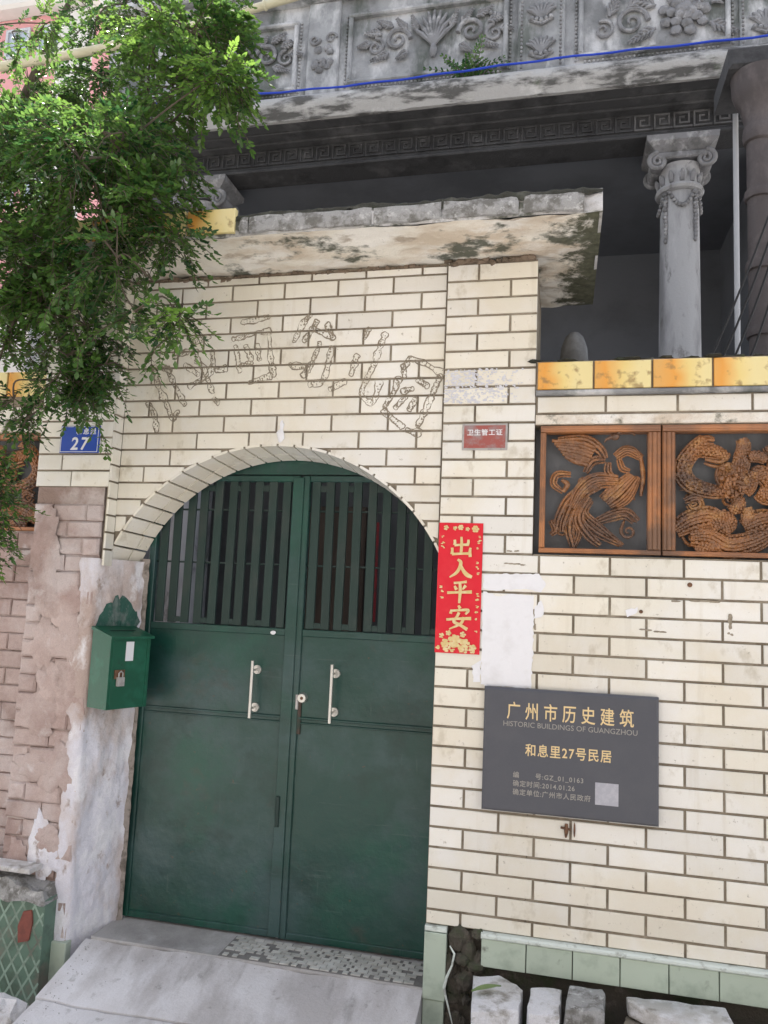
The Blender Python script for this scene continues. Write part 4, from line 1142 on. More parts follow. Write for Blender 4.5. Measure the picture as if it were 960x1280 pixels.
# ---------------------------------------------------------------- planter bottom left
pt = thing('tiled_planter', (-2.0, -.18, -.345), 'old planter with green lattice tiles and broken rim, left of the ramp', 'planter')
PX0, PX1, PY0, PY1 = -2.75, -1.692, -0.150, -0.052
b = MB().box(PX0, PX1-.006, PY0+.008, PY1, -.345, .10); b.build('body', M['lattice_back'], pt)
b = MB(); vs = []; fs = []; nx, ny = 40, 9
for j in range(ny+1):
    for i in range(nx+1):
        x = PX0+(PX1-PX0)*i/nx; y = PY0-.012+(PY1+.02-PY0)*j/ny
        z = .135+.04*noise.noise(Vector((x*5, y*5, 2)))+.03*noise.noise(Vector((x*14, y*14, 2))) + .05*max(0,min(1,(-1.74-x)*6))
        if i in (0, nx) or j in (0,): z = .09+.035*noise.noise(Vector((x*12, 3, 1)))
        vs.append((x+.01*noise.noise(Vector((y*20, x*20, 1))), y, z))
for j in range(ny):
    for i in range(nx):
        a = j*(nx+1)+i; fs.append((a, a+1, a+nx+2, a+nx+1))
b.add(vs, fs).build('crumbled_rim', M['grey_stone'], pt)
MB().cbox(-2.7, -1.785, PY0-.006, PY1-.01, .205, .226, .004).build('white_slab', M['white_stone'], pt)
b = MB(); stp = .062
def seg(x0,z0,x1,z1):
    d = Vector((x1-x0, 0, z1-z0)).normalized(); q = Vector((-d.z, 0, d.x))*.0048
    yy = PY0+.0062+U(0,.0006)
    b.add([(x0+q.x,yy,z0+q.z),(x0-q.x,yy,z0-q.z),(x1-q.x,yy,z1-q.z),(x1+q.x,yy,z1+q.z)], [(0,1,2,3)])
x = PX0
L0, H0 = -.345, .09
k = -12
while k < 26:
    # rising and falling diagonals clipped to the face
    for sgn in (1, -1):
        xs0 = PX0+k*stp; 
        pts = []
        n = 40
        for q in range(n+1):
            z = L0+(H0-L0)*q/n; xx = xs0 + (sgn*(z-L0)*.62 if sgn > 0 else (H0-z)*.62)
            if PX0 <= xx <= PX1-.004: pts.append((xx, z))
        if len(pts) > 3: seg(pts[0][0], pts[0][1], pts[-1][0], pts[-1][1])
    k += 1
b.build('lattice', M['lattice'], pt, smooth=True)
for (cx, cz) in ((-1.785,-.02),(-1.98,-.02),(-2.2,-.02),(-2.45,-.02)):
    MB().prism([(cx-.028,cz-.07),(cx+.024,cz-.055),(cx+.036,cz+.02),(cx+.026,cz+.075),(cx-.014,cz+.065),(cx-.036,cz+.0)], PY0-.0015, PY0+.01).build('red_motif', M['red_motif'], pt)
b = MB()
b.add(*(lambda q: (q.v, q.f))(MB().blob((-1.70,-.36,-.285), .10, .07, .075, 9, 6, .22)))
o = b.build('white_rubble', M['white_stone']); tag(o, 'white broken lump of rubble at the foot of the lattice planter', 'rubble')
o = MB().blob((-1.595,-.345,-.30), .03, .04, .04, 8, 5, .25).build('rubble_chip', M['white_stone']); tag(o, 'small pale chip beside the white rubble lump by the planter', 'rubble')

# ---------------------------------------------------------------- loose stone blocks along the wall foot
def block(name, top, zt, zb, m, label, jit=.010, taper=.0, sub=True):
    """top: four (x,y) corners anticlockwise from above"""
    bm = bmesh.new()
    lo = [bm.verts.new((x, y, zb)) for x, y in top]; hi = [bm.verts.new((x, y, zt+U(-.006,.006))) for x, y in top]
    bm.faces.new(lo[::-1]); bm.faces.new(hi)
    n = len(top)
    for i in range(n): bm.faces.new((lo[i], lo[(i+1)%n], hi[(i+1)%n], hi[i]))
    bmesh.ops.bevel(bm, geom=[e for e in bm.edges], offset=.008, segments=2, affect='EDGES', profile=.6)
    bmesh.ops.subdivide_edges(bm, edges=[e for e in bm.edges if e.calc_length() > .03], cuts=3, use_grid_fill=True)
    bmesh.ops.recalc_face_normals(bm, faces=bm.faces[:])
    for v in bm.verts:
        d = noise.noise_vector(v.co*22)*jit + noise.noise_vector(v.co*70)*jit*.4
        v.co += d
    me = bpy.data.meshes.new(name)
    c = Vector((sum(p[0] for p in top)/n, sum(p[1] for p in top)/n, zb))
    bm.transform(Matrix.Translation(-c)); bm.to_mesh(me); bm.free()
    me.polygons.foreach_set('use_smooth', [True]*len(me.polygons)); me.set_sharp_from_angle(angle=rad(40))
    me.materials.append(m)
    o = link(name, me, c)
    return tag(o, label, 'stone', 'loose stones at the wall foot')
ZT = .025
block('stone_block', [(.238,-.34),(.400,-.285),(.412,-.10),(.318,-.045),(.212,-.06)], ZT, -.345, M['white_stone'], 'white stone block with a green leaf on it, nearest the gate')
block('stone_block', [(.436,-.285),(.548,-.265),(.556,-.075),(.440,-.095)], ZT-.002, -.345, M['white_stone'], 'narrow pale block second from the gate, under the plinth')
block('stone_block', [(.566,-.245),(.712,-.235),(.716,-.052),(.590,-.060)], ZT+.016, -.345, M['grey_stone'], 'speckled grey stone between the pale block and the long slab', jit=.011)
block('stone_slab', [(.80,-.112),(1.0,-.235),(1.165,-.245),(1.155,-.055),(.93,-.046),(.80,-.062)], ZT+.008, -.02, M['white_stone'], 'long white slab lying flat at the right of the stones', jit=.005)
block('stone_block', [(.775,-.21),(1.14,-.30),(1.20,-.075),(.80,-.075)], -.026, -.345, mat('brown_grey_stone', (0.24,0.21,0.17), .95, 0, [((0.12,0.10,0.085), 12, .46, .62, .8)], .7, 60), 'brown grey stone underneath the long white slab', jit=.008)
block('stone_block', [(1.20,-.24),(1.42,-.22),(1.43,-.05),(1.21,-.06)], -.005, -.345, M['dark_rubble'], 'dark rubble stone at the far right foot of the wall', jit=.014)
# a fallen leaf on the first block
b = MB()
for i, (s, w) in enumerate(((0,.002),(.025,.012),(.055,.017),(.085,.013),(.11,.002))):
    pass
lv = []; lf = []
for i in range(9):
    s = i/8; w = .018*math.sin(math.pi*min(1, s*.92+.06))
    cx_ = .225+.105*s; cy_ = -.235+.075*s; zz = ZT+.014+.006*math.sin(s*3)
    lv += [(cx_-w*.55, cy_+w*.8, zz+.005), (cx_, cy_, zz), (cx_+w*.55, cy_-w*.8, zz+.005)]
for i in range(8):
    a = i*3; lf += [(a, a+1, a+4, a+3), (a+1, a+2, a+5, a+4)]
o = MB().add(lv, lf).build('fallen_leaf', mat('faded_green_leaf', (0.16,0.24,0.09), .5, 0, [((0.25,0.28,0.14), 30, .45, .65, .6)]), smooth=True)
tag(o, 'single green leaf lying on the white stone block', 'leaf')
# ---------------------------------------------------------------- old villa behind the courtyard
hv_ = thing('old_villa', (0.2, 3.2, -0.1), 'old grey villa with stucco frieze and columns behind the gate wall', 'house')
HX0, HX1 = -3.38, 4.6
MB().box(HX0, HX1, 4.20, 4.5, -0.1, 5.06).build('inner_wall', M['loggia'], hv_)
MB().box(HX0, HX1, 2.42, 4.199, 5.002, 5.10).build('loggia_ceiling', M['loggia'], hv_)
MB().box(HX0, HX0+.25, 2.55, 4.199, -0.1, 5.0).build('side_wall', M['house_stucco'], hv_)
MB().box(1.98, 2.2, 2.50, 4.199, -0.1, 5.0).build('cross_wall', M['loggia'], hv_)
# beam with key pattern, mouldings
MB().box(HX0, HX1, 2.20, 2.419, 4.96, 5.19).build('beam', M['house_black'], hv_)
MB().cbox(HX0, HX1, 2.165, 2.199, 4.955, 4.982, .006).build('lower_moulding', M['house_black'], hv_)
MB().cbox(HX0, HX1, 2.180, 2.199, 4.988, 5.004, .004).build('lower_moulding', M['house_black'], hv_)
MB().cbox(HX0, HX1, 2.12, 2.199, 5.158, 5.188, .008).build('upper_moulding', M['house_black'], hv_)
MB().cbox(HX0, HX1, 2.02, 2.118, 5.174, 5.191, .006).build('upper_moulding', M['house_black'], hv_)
kb = MB()
def ks(x0, x1, z0, z1): kb.box(x0, x1, -.012, .0, z0, z1)
ks(-.062,-.050,-.060,.060); ks(-.050,.050,.048,.060); ks(.038,.050,-.030,.047); ks(-.025,.037,-.030,-.018); ks(-.025,-.013,-.017,.025); ks(-.012,.015,.013,.025); ks(-.050,.068,-.060,-.048)
kme = bpy.data.meshes.new('key_motif'); kme.from_pydata(kb.v, [], kb.f); kme.materials.append(M['house_black'])
kme2 = kme.copy(); kme2.materials.clear(); kme2.materials.append(mat('sooty_grey_stucco', (0.15,0.15,0.155), .95, 0, [((0.07,0.07,0.072), 6, .45, .6, .8)], .5, 60))  # paler grey for the key motifs near the right column
i = 0; x = -2.9
while x < 3.0:
    link('key_motif', kme2 if 1.0 < x < 1.9 else kme, (x, 2.199, 5.082), hv_)
    x += .137
# cornice: soffit painted dark for its shade, chipped pale edge
b = MB(); vs = []; fs = []; n = 160
for i in range(n+1):
    x = HX0-.1+(HX1-HX0+.2)*i/n
    ch = noise.noise(Vector((x*2.1, 0, 3)))
    dz = .018*noise.noise(Vector((x*7, 1, 1))) + (.02*max(0, ch-.25)*2)
    dy = .03*max(0, noise.noise(Vector((x*3.3, 5, 2)))-.1)
    vs += [(x, 2.2, 5.192), (x, 1.90+dy, 5.194), (x, 1.872+dy, 5.235+dz), (x, 1.835+dy, 5.275+dz), (x, 1.83+dy*.6, 5.335), (x, 1.86, 5.365), (x, 2.12, 5.385)]
for i in range(n):
    for k in range(6):
        a = i*7+k; fs.append((a, a+1, a+8, a+7))
M['cornice'] = mat('chipped_grey_cornice', (0.46,0.46,0.46), .95, 0, [((0.08,0.08,0.078), (2.6,14,9), .47, .58, .9), ((0.66,0.66,0.66), (5,5,9), .56, .68, .7), ((0.10,0.13,0.08), (4,4,5), .62, .72, .7)], .8, 45, fine=.1)
b.add(vs, fs).build('cornice', M['cornice'], hv_, smooth=50)
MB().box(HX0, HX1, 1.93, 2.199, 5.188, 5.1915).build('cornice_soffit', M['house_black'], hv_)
# parapet with framed relief panels
MB().box(HX0, HX1, 2.12, 2.42, 5.37, 6.56).build('parapet', M['house_stucco'], hv_)
MB().cbox(HX0, HX1, 2.03, 2.119, 6.345, 6.41, .012).build('parapet_cornice', M['house_stucco'], hv_)
MB().cbox(HX0, HX1, 1.96, 2.119, 6.412, 6.50, .02).build('parapet_cornice', M['house_stucco'], hv_)
MB().box(HX0, HX1, 2.25, 2.42, 6.561, 9.1).build('shading_upper_wall', M['house_stucco'], hv_)  # unseen storey, made tall enough to keep sun off most leaves
for (x0, x1) in ((-3.0,-2.2),(-1.4,-.6),(.3,1.1),(2.0,2.8)):
    w_ = MB().box(x0, x1, 2.238, 2.249, 7.2, 8.6).build('window', M['glass'], hv_)
    fb = MB()
    for xa in (x0, (x0+x1)/2-.02, x1-.04): fb.box(xa, xa+.04, 2.215, 2.237, 7.2, 8.6)
    fb.box(x0, x1, 2.205, 2.2149, 7.16, 7.21); fb.box(x0, x1, 2.205, 2.2149, 8.57, 8.62)
    fb.build('window_frame', M['frame_and_gap'], w_)
def panel_frame(x0, x1, z0, z1):
    b = MB(); w = .035
    for (a, c, d, e) in ((x0, x1, z0, z0+w), (x0, x1, z1-w, z1), (x0, x0+w, z0+w+.001, z1-w-.001), (x1-w, x1, z0+w+.001, z1-w-.001)):
        b.cbox(a, c, 2.075, 2.121, d, e, .01)
    o = b.build('panel_frame', M['house_stucco'], hv_)
    b = MB()
    s_ = .032
    x = x0+.05
    while x < x1-.05:
        for z in (z0-.018, z1+.018): b.blob((x, 2.112, z), .011, .012, .011, 6, 4)
        x += s_
    z = z0
    while z < z1:
        for xx in (x0-.018, x1+.018): b.blob((xx, 2.112, z), .011, .012, .011, 6, 4)
        z += s_
    tag(b.build('beaded_border', M['house_stucco'], o), kind='stuff')
def spiral(b, cx, cz, r, turns, a0, hand, rad0=.02, y=2.105):
    pts = []; n = int(14*turns)
    for i in range(n+1):
        t = i/n; a = a0+hand*t*turns*2*math.pi; q = r*(1-t*.88)
        pts.append((cx+q*math.cos(a), y, cz+q*math.sin(a)))
    b.tube(pts, [rad0*(1-.55*i/n) for i in range(n+1)], 7)
def acanthus(b, x, z, ang, L, w=.05, n=6, y=2.10):
    for i in range(n):
        t = (i+.5)/n
        for sgn in (-1, 1):
            a = ang+sgn*(.75-.35*t)
            cx = x+math.cos(ang)*L*t; cz = z+math.sin(ang)*L*t
            l = w*(1-.6*t)
            b.tube([(cx, y, cz), (cx+math.cos(a)*l*.6, y-.012, cz+math.sin(a)*l*.6), (cx+math.cos(a)*l*1.1, y-.002, cz+math.sin(a)*l*1.1)], [.012*(1-.4*t), .014*(1-.4*t), .005], 6)
    b.tube([(x, y, z), (x+math.cos(ang)*L, y-.004, z+math.sin(ang)*L)], [.012, .004], 6)
def relief_panel(cx, cz, W, H):
    b = MB()
    for k in range(9):
        a = math.pi*(.12+.76*k/8)
        b.tube([(cx, 2.10, cz-.10), (cx+.10*math.cos(a), 2.085, cz-.06+.16*math.sin(a)), (cx+.17*math.cos(a), 2.10, cz-.02+.22*math.sin(a))], [.010, .019, .010], 6)
    b.blob((cx, 2.10, cz-.14), .03, .03, .06, 8, 6)
    for sgn in (-1, 1):
        spiral(b, cx+sgn*W*.23, cz-.01, .105, 1.6, (math.pi if sgn > 0 else 0), -sgn, .02)
        spiral(b, cx+sgn*W*.37, cz-.05, .075, 1.4, (math.pi/2), sgn, .016)
        for (dx, dz, an, L) in ((.17,.06,.9,.13),(.26,.10,.5,.14),(.33,.05,.15,.14),(.40,-.02,-.2,.10),(.28,-.12,-.35,.15),(.16,-.12,-.6,.10),(.10,.04,1.2,.14)):
            acanthus(b, cx+sgn*W*dx, cz+dz, an if sgn > 0 else math.pi-an, L)
        for q in range(5): b.blob((cx+sgn*(W*.30+q*.03), 2.10, cz+.14-q*.012), .018, .018, .018, 6, 4)
    b.build('scroll_relief', M['relief'], hv_, smooth=True)
PZ0, PZ1 = 5.585, 6.20
for (x0, x1) in ((-2.86,-1.63),(-1.20,0.075)):
    panel_frame(x0, x1, PZ0, PZ1)
    relief_panel((x0+x1)/2+.06, (PZ0+PZ1)/2+.05, x1-x0, PZ1-PZ0)
panel_frame(0.60, 1.66, PZ0, PZ1)
b = MB()
cx, cz = 1.35, 5.86
for k in range(3):
    for q in range(5+k*2):
        a = 2*math.pi*q/(5+k*2)+k*.4
        r = .035+.055*k
        b.blob((cx+r*math.cos(a), 2.10-.02*(2-k)*.5, cz+r*math.sin(a)), .045, .022, .038, 7, 5, .15)
b.blob((cx, 2.085, cz), .035, .03, .035, 8, 5)
for (dx, dz, an, L) in ((.18,.05,.4,.22),(.17,-.1,-.5,.2),(-.2,.08,2.7,.2),(-.2,-.1,3.6,.2),(0,.2,1.6,.14),(.1,.17,.9,.2),(-.1,.17,2.2,.2)): acanthus(b, cx+dx, cz+dz, an, L, .07)
spiral(b, .98, 5.84, .12, 1.6, 0, 1, .02); spiral(b, .78, 5.80, .08, 1.5, 2, -1, .016)
acanthus(b, .82, 5.9, 1.2, .2, .07); acanthus(b, .95, 5.95, .6, .2, .07)
b.build('rose_relief', M['relief'], hv_, smooth=True)
# pilasters with basket ornaments
for (x0, x1, kind) in ((-1.545,-1.275,0),(0.150,0.500,1),(1.72,2.05,1)):
    MB().cbox(x0, x1, 2.085, 2.121, 5.40, 6.34, .012).build('pilaster', M['house_stucco'], hv_)
    cx = (x0+x1)/2; b = MB(); y = 2.075
    if kind:
        for zc in (5.70, 5.98):
            for k in range(7):
                a = math.pi*(.1+.8*k/6)
                b.tube([(cx, y, zc-.05), (cx+.07*math.cos(a), y-.014, zc+.05*math.sin(a)), (cx+.115*math.cos(a), y, zc+.02+.07*math.sin(a))], [.010,.017,.008], 6)
            for k in range(5): b.blob((cx+(k-2)*.035, y-.01, zc-.065+.01*abs(k-2)), .02, .02, .02, 6, 4)
            b.tube([(cx-.09,y,zc-.045),(cx,y-.01,zc-.095),(cx+.09,y,zc-.045)], .012, 6)
        for sgn in (-1, 1):
            for q in range(28): b.blob((cx+sgn*.145, 2.082, 5.43+q*.032), .010, .010, .012, 6, 4)
    else:
        for k in range(14): b.blob((cx+U(-.07,.07), y+.004, 5.83+U(-.10,.12)), U(.02,.04), .014, U(.02,.04), 7, 5, .2)
        for sgn in (-1, 1): spiral(b, cx+sgn*.07, 6.0, .05, 1.3, 0, sgn, .012, y)
    b.build('pilaster_ornament', M['relief'], hv_, smooth=True)
# columns
def column(cx, cy):
    c = MB()
    c.lathe([(.21,-.1),(.21,.12),(.17,.15),(.18,.22),(.155,.26),(.152,1.5),(.148,3.0),(.138,4.2),(.134,4.555)], cx, cy, 28)
    c = c.build('column', M['column'], hv_, smooth=40)
    MB().lathe([(.134,4.556),(.162,4.565),(.172,4.582),(.165,4.602),(.14,4.612),(.137,4.70),(.145,4.74),(.165,4.76)], cx, cy, 28).build('necking', M['column'], c, smooth=40)
    b = MB()
    for k in range(12):
        a = 2*math.pi*k/12
        b.tube([(cx+.138*math.cos(a), cy+.138*math.sin(a), 4.62), (cx+.152*math.cos(a), cy+.152*math.sin(a), 4.67), (cx+.165*math.cos(a), cy+.165*math.sin(a), 4.70)], [.018,.022,.008], 6)
    b.build('leaf_band', M['relief'], c, smooth=True)
    for sx_ in (-1, 1):
        for sy_ in (-1, 1):
            v = MB(); pts = []; n = 30
            for i in range(n+1):
                t = i/n; a = math.pi/2 - sx_*t*1.9*2*math.pi; q = .068*(1-.86*t)
                pts.append((cx+sx_*.165+q*math.cos(a), cy+sy_*.135, 4.782+q*math.sin(a)))
            v.tube(pts, [.020*(1-.5*i/n) for i in range(n+1)], 8)
            v.tube([(cx+sx_*.165, cy+sy_*.125, 4.782), (cx+sx_*.165, cy, 4.782)], .055, 14)
            v.build('volute', M['relief'], c, smooth=True)
    MB().cbox(cx-.17, cx+.17, cy-.15, cy+.15, 4.795, 4.845, .01).build('cushion', M['relief'], c)
    ab = MB()
    vs = []; fs = []
    for (h, z) in ((.17,4.846),(.19,4.862),(.215,4.885),(.245,4.91),(.25,4.953)):
        vs += [(cx-h,cy-h*.8,z),(cx+h,cy-h*.8,z),(cx+h,cy+h*.8,z),(cx-h,cy+h*.8,z)]
    for i in range(4):
        for k in range(4):
            k2 = (k+1) % 4; fs.append((i*4+k, i*4+k2, i*4+4+k2, i*4+4+k))
    fs += [(3,2,1,0), (16,17,18,19)]
    ab.add(vs, fs).build('abacus', M['relief'], c)
    g = MB()
    for k in range(4):
        a0 = -math.pi/2 + k*math.pi/2
        for q in range(11):
            t = q/10; a = a0-.62+1.24*t; z = 4.54-.11*math.sin(math.pi*t)
            g.blob((cx+.145*math.cos(a), cy+.145*math.sin(a), z), .017, .017, .017, 6, 4)
        a = a0+.72
        for q in range(13):
            g.blob((cx+.145*math.cos(a)+U(-.004,.004), cy+.145*math.sin(a), 4.54-q*.030), .020*(1-.02*q), .018, .019, 6, 4)
    g.build('garland', M['relief'], c, smooth=True)
    return c
column(1.345, 2.345)
column(-2.47, 2.345)
# inner doorway with red strips, glimpsed through the gate bars
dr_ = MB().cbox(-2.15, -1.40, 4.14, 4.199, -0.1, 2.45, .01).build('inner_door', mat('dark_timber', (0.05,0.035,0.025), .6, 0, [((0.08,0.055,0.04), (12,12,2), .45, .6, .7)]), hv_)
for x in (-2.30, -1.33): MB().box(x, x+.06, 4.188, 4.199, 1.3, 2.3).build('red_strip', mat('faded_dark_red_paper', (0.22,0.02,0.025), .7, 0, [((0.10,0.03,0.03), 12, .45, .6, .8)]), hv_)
for (x0, x1) in ((.35,1.05),):
    w_ = MB().box(x0, x1, 4.17, 4.199, 1.0, 2.4).build('inner_window', M['glass'], hv_)
    fb = MB()
    for q in range(5): fb.box(x0+(x1-x0-.03)*q/4, x0+(x1-x0-.03)*q/4+.03, 4.150, 4.169, 1.0, 2.4)
    fb.build('inner_window_bars', M['frame_and_gap'], w_)
MB().box(HX0+.26, 1.97, 4.1955, 4.1995, -.1, 2.95).build('inner_shade_sheet', mat('dark_dado_paint', (0.045,0.05,0.052), .7, 0, [((0.075,0.078,0.08), 2, .45, .6, .7)]), hv_)  # dark sheet standing in for the shade behind the gate bars
# rain pipe with hopper at the right corner
dp = thing('rain_pipe', (1.68, 1.5, -0.1), 'thick brown iron rain pipe with flared hopper at the villa corner', 'pipe')
MB().lathe([(.070,-.1),(.070,4.25),(.070,4.42)], 1.69, 1.5, 24).build('pipe', M['pipe'], dp, smooth=40)
for z in (3.20, 3.62, 4.08):
    MB().lathe([(.071,z-.03),(.084,z-.026),(.088,z),(.084,z+.026),(.071,z+.03)], 1.69, 1.5, 24).build('collar', M['pipe'], dp, smooth=40)
MB().lathe([(.072,4.42),(.086,4.43),(.094,4.47),(.088,4.52),(.078,4.55),(.092,4.60),(.105,4.66),(.130,4.70),(.150,4.76),(.155,4.84),(.160,4.87),(.12,4.872)], 1.69, 1.5, 24).build('hopper', M['pipe'], dp, smooth=40)
MB().cbox(1.50, 2.1, 1.38, 1.86, 4.873, 5.01, .02).build('hopper_shelf', M['house_black'], dp)
wp = MB().tube([(1.655,1.93,-.1),(1.645,1.93,3.0),(1.65,1.93,5.15)], .018, 10).build('light_gap_strip', M['frame_and_gap'], smooth=40)  # pale rod drawn in place of a bright gap beside the pipe
tag(wp, 'thin pale upright strip standing in for a bright gap just left of the brown rain pipe', 'pipe')
# blue cable along the cornice
pts = []
for i in range(41):
    t = i/40; x = -3.2+5.2*t
    pts.append((x, 1.822+.006*math.sin(i*1.7), 5.385+.012*math.sin(x*2.1+.6)+.02*(abs(t-.5)*2)**2))
o = MB().tube(pts, .0085, 6).build('blue_cable', M['blue_cable'], smooth=True)
tag(o, 'bright blue cable running along the top of the villa cornice', 'cable')
for i, (xa, za, xb, zb) in enumerate(((1.66,3.82,1.30,2.86),(1.66,3.68,1.36,2.86),(1.66,3.55,1.42,2.86),(1.66,3.36,1.50,2.86))):
    o = MB().tube([(xa+(xb-xa)*t, 1.0+.5*(1-t)*.0+.02*math.sin(3*t), za+(zb-za)*t-.03*math.sin(math.pi*t)) for t in [k/10 for k in range(11)]], .006, 6).build('black_cable', M['black_cable'], smooth=True)
    tag(o, ['black slanting cable farthest from the rain pipe', 'second black slanting cable, counted towards the rain pipe', 'third black slanting cable, counted towards the rain pipe', 'black slanting cable nearest the rain pipe'][i], 'cable', 'slanting black cables by the rain pipe')
cb = MB().box(1.2, 2.2, .93, 1.07, -.1, 2.85).build('cable_wall', M['loggia'])
tag(cb, 'low dark yard wall hidden behind the coping where the cables end', 'wall')
# dome-topped jar behind the coping
jr = MB().lathe([(.03,2.60),(.060,2.62),(.068,2.70),(.062,2.77),(.045,2.82),(.022,2.845),(.002,2.850)], .578, .40, 20).build('stone_finial', mat('grey_finial_stone', (0.20,0.205,0.21), .9, 0, [((0.12,0.12,0.12), 9, .45, .6, .7)], .3, 50), smooth=50)
tag(jr, 'small rounded grey finial standing behind the amber coping', 'finial')
js = MB().cbox(.44, .72, .30, .50, -.1, 2.60, .01).build('finial_post', M['dark_rubble']); tag(js, 'square dark post under the rounded finial behind the garden wall', 'post')
# pale pole across the leaves
po = thing('bamboo_pole', (-3.3, .8, 5.04), 'long pale bamboo pole crossing behind the leaves at top left', 'pole')
pts = [(-3.30+2.6*t, .8+.02*math.sin(5*t), 5.045+.255*t-.03*math.sin(math.pi*t)) for t in [k/24 for k in range(25)]]
MB().tube(pts, [.030-.006*k/24 for k in range(25)], 12).build('culm', M['pole'], po, smooth=True)
for k in (3, 8, 13, 18, 22):
    a, c = Vector(pts[k]), Vector(pts[k+1]); d = (c-a).normalized()*.008
    MB().tube([a-d, a, a+d], [.029, .033, .029], 12).build('node_ring', M['pole'], po, smooth=True)
# fern on the cornice
def leafblade(vs, fs, tint, base, d, side, L, w, tv, droop=.25):
    d = d.normalized(); s = side.normalized(); n = d.cross(s).normalized()
    i0 = len(vs)
    vs += [base, base+d*L*.42+s*w*.5+n*w*.14, base+d*L*.42-s*w*.5+n*w*.14, base+d*L*.45-n*w*.02, base+d*L-n*L*droop*.35, base+d*L*.78+s*w*.34-n*L*droop*.12, base+d*L*.78-s*w*.34-n*L*droop*.12]
    fs += [(i0, i0+3, i0+1), (i0, i0+2, i0+3), (i0+1, i0+3, i0+5), (i0+3, i0+4, i0+5), (i0+3, i0+2, i0+6), (i0+3, i0+6, i0+4)]
    tint += [tv]*7
def build_leaves(name, vs, fs, tint, parent):
    c = sum((Vector(v) for v in vs[::50]), Vector()) / len(vs[::50])
    me = bpy.data.meshes.new(name); me.from_pydata([tuple(Vector(v)-c) for v in vs], [], fs)
    at = me.attributes.new('tint', 'FLOAT', 'POINT'); at.data.foreach_set('value', tint)
    me.polygons.foreach_set('use_smooth', [True]*len(me.polygons))
    me.materials.append(M['leaf'])
    return link(name, me, c, parent)
fern = thing('wild_fern', (-.2, 1.93, 5.38), 'small green fern growing from the cornice beneath the scroll relief', 'fern')
vs, fs, tint = [], [], []; fb = MB()
for k in range(17):
    a = U(0, 2*math.pi); el = U(.35, 1.3); L = U(.24, .42)
    d = Vector((math.cos(a)*math.cos(el), -abs(math.sin(a))*math.cos(el)*.6, math.sin(el)))
    base = Vector((-.22+U(-.08,.08), 1.92, 5.37)); pts = []
    for i in range(8):
        t = i/7; pts.append(base + d*L*t + Vector((0,0,-.10*t*t)))
    fb.tube(pts, [.004-.0004*i for i in range(8)], 4)
    for i in range(1, 8):
        for sgn in (-1, 1):
            dd = (pts[i]-pts[i-1]).normalized(); s_ = dd.cross(Vector((0,0,1))); s_.normalize()
            leafblade(vs, fs, tint, pts[i], (s_*sgn+dd*.5), dd, .06*(1-.09*i), .022, U(.0,.5))
build_leaves('fronds', vs, fs, tint, fern); fb.build('stalks', M['bark'], fern)

# ---------------------------------------------------------------- far pink building and white outbuilding
pk = thing('pink_building', (-12.5, 10, -.345), 'pink rendered apartment house far behind the tree at top left', 'building')
MB().box(-18, -8.0, 8.0, 14, -.345, 12.15).build('wall', M['pink'], pk)
MB().cbox(-18.2, -7.8, 7.7, 14, 12.16, 12.75, .05).build('roof_band', M['pale_render'], pk)
MB().box(-18, -8.0, 8.2, 14, 12.76, 15.0).build('upper_storey', M['pale_render'], pk)
MB().cbox(-8.65, -7.95, 7.9, 7.999, -.345, 12.15, .03).build('corner_pier', M['pale_render'], pk)
for zz in (11.35, 8.4, 5.4):
    for xx in (-9.75, -9.05, -11.2, -12.7):
        w_ = MB().box(xx, xx+.42, 7.97, 7.999, zz, zz+.5).build('window', M['glass'], pk)
        fb = MB()
        for (a, c, d, e) in ((xx-.05, xx, zz-.05, zz+.55), (xx+.42, xx+.47, zz-.05, zz+.55), (xx, xx+.42, zz-.05, zz), (xx, xx+.42, zz+.5, zz+.55), (xx+.19, xx+.23, zz, zz+.5)): fb.box(a, c, 7.94, 7.969, d, e)
        fb.build('frame', M['frame_and_gap'], w_)
ob = thing('white_outbuilding', (-4.4, 2.0, -.1), 'white outbuilding wall glimpsed through a gap in the leaves', 'outbuilding')
MB().box(-6.2, -3.42, 1.5, 2.6, -.1, 3.55).build('wall', mat('white_render', (0.80,0.79,0.77), .9, 0, [((0.6,0.58,0.55), 2, .5, .7, .5)]), ob)
MB().cbox(-6.3, -3.40, 1.40, 2.7, 3.552, 3.66, .01).build('roof_slab', M['concrete'], ob)

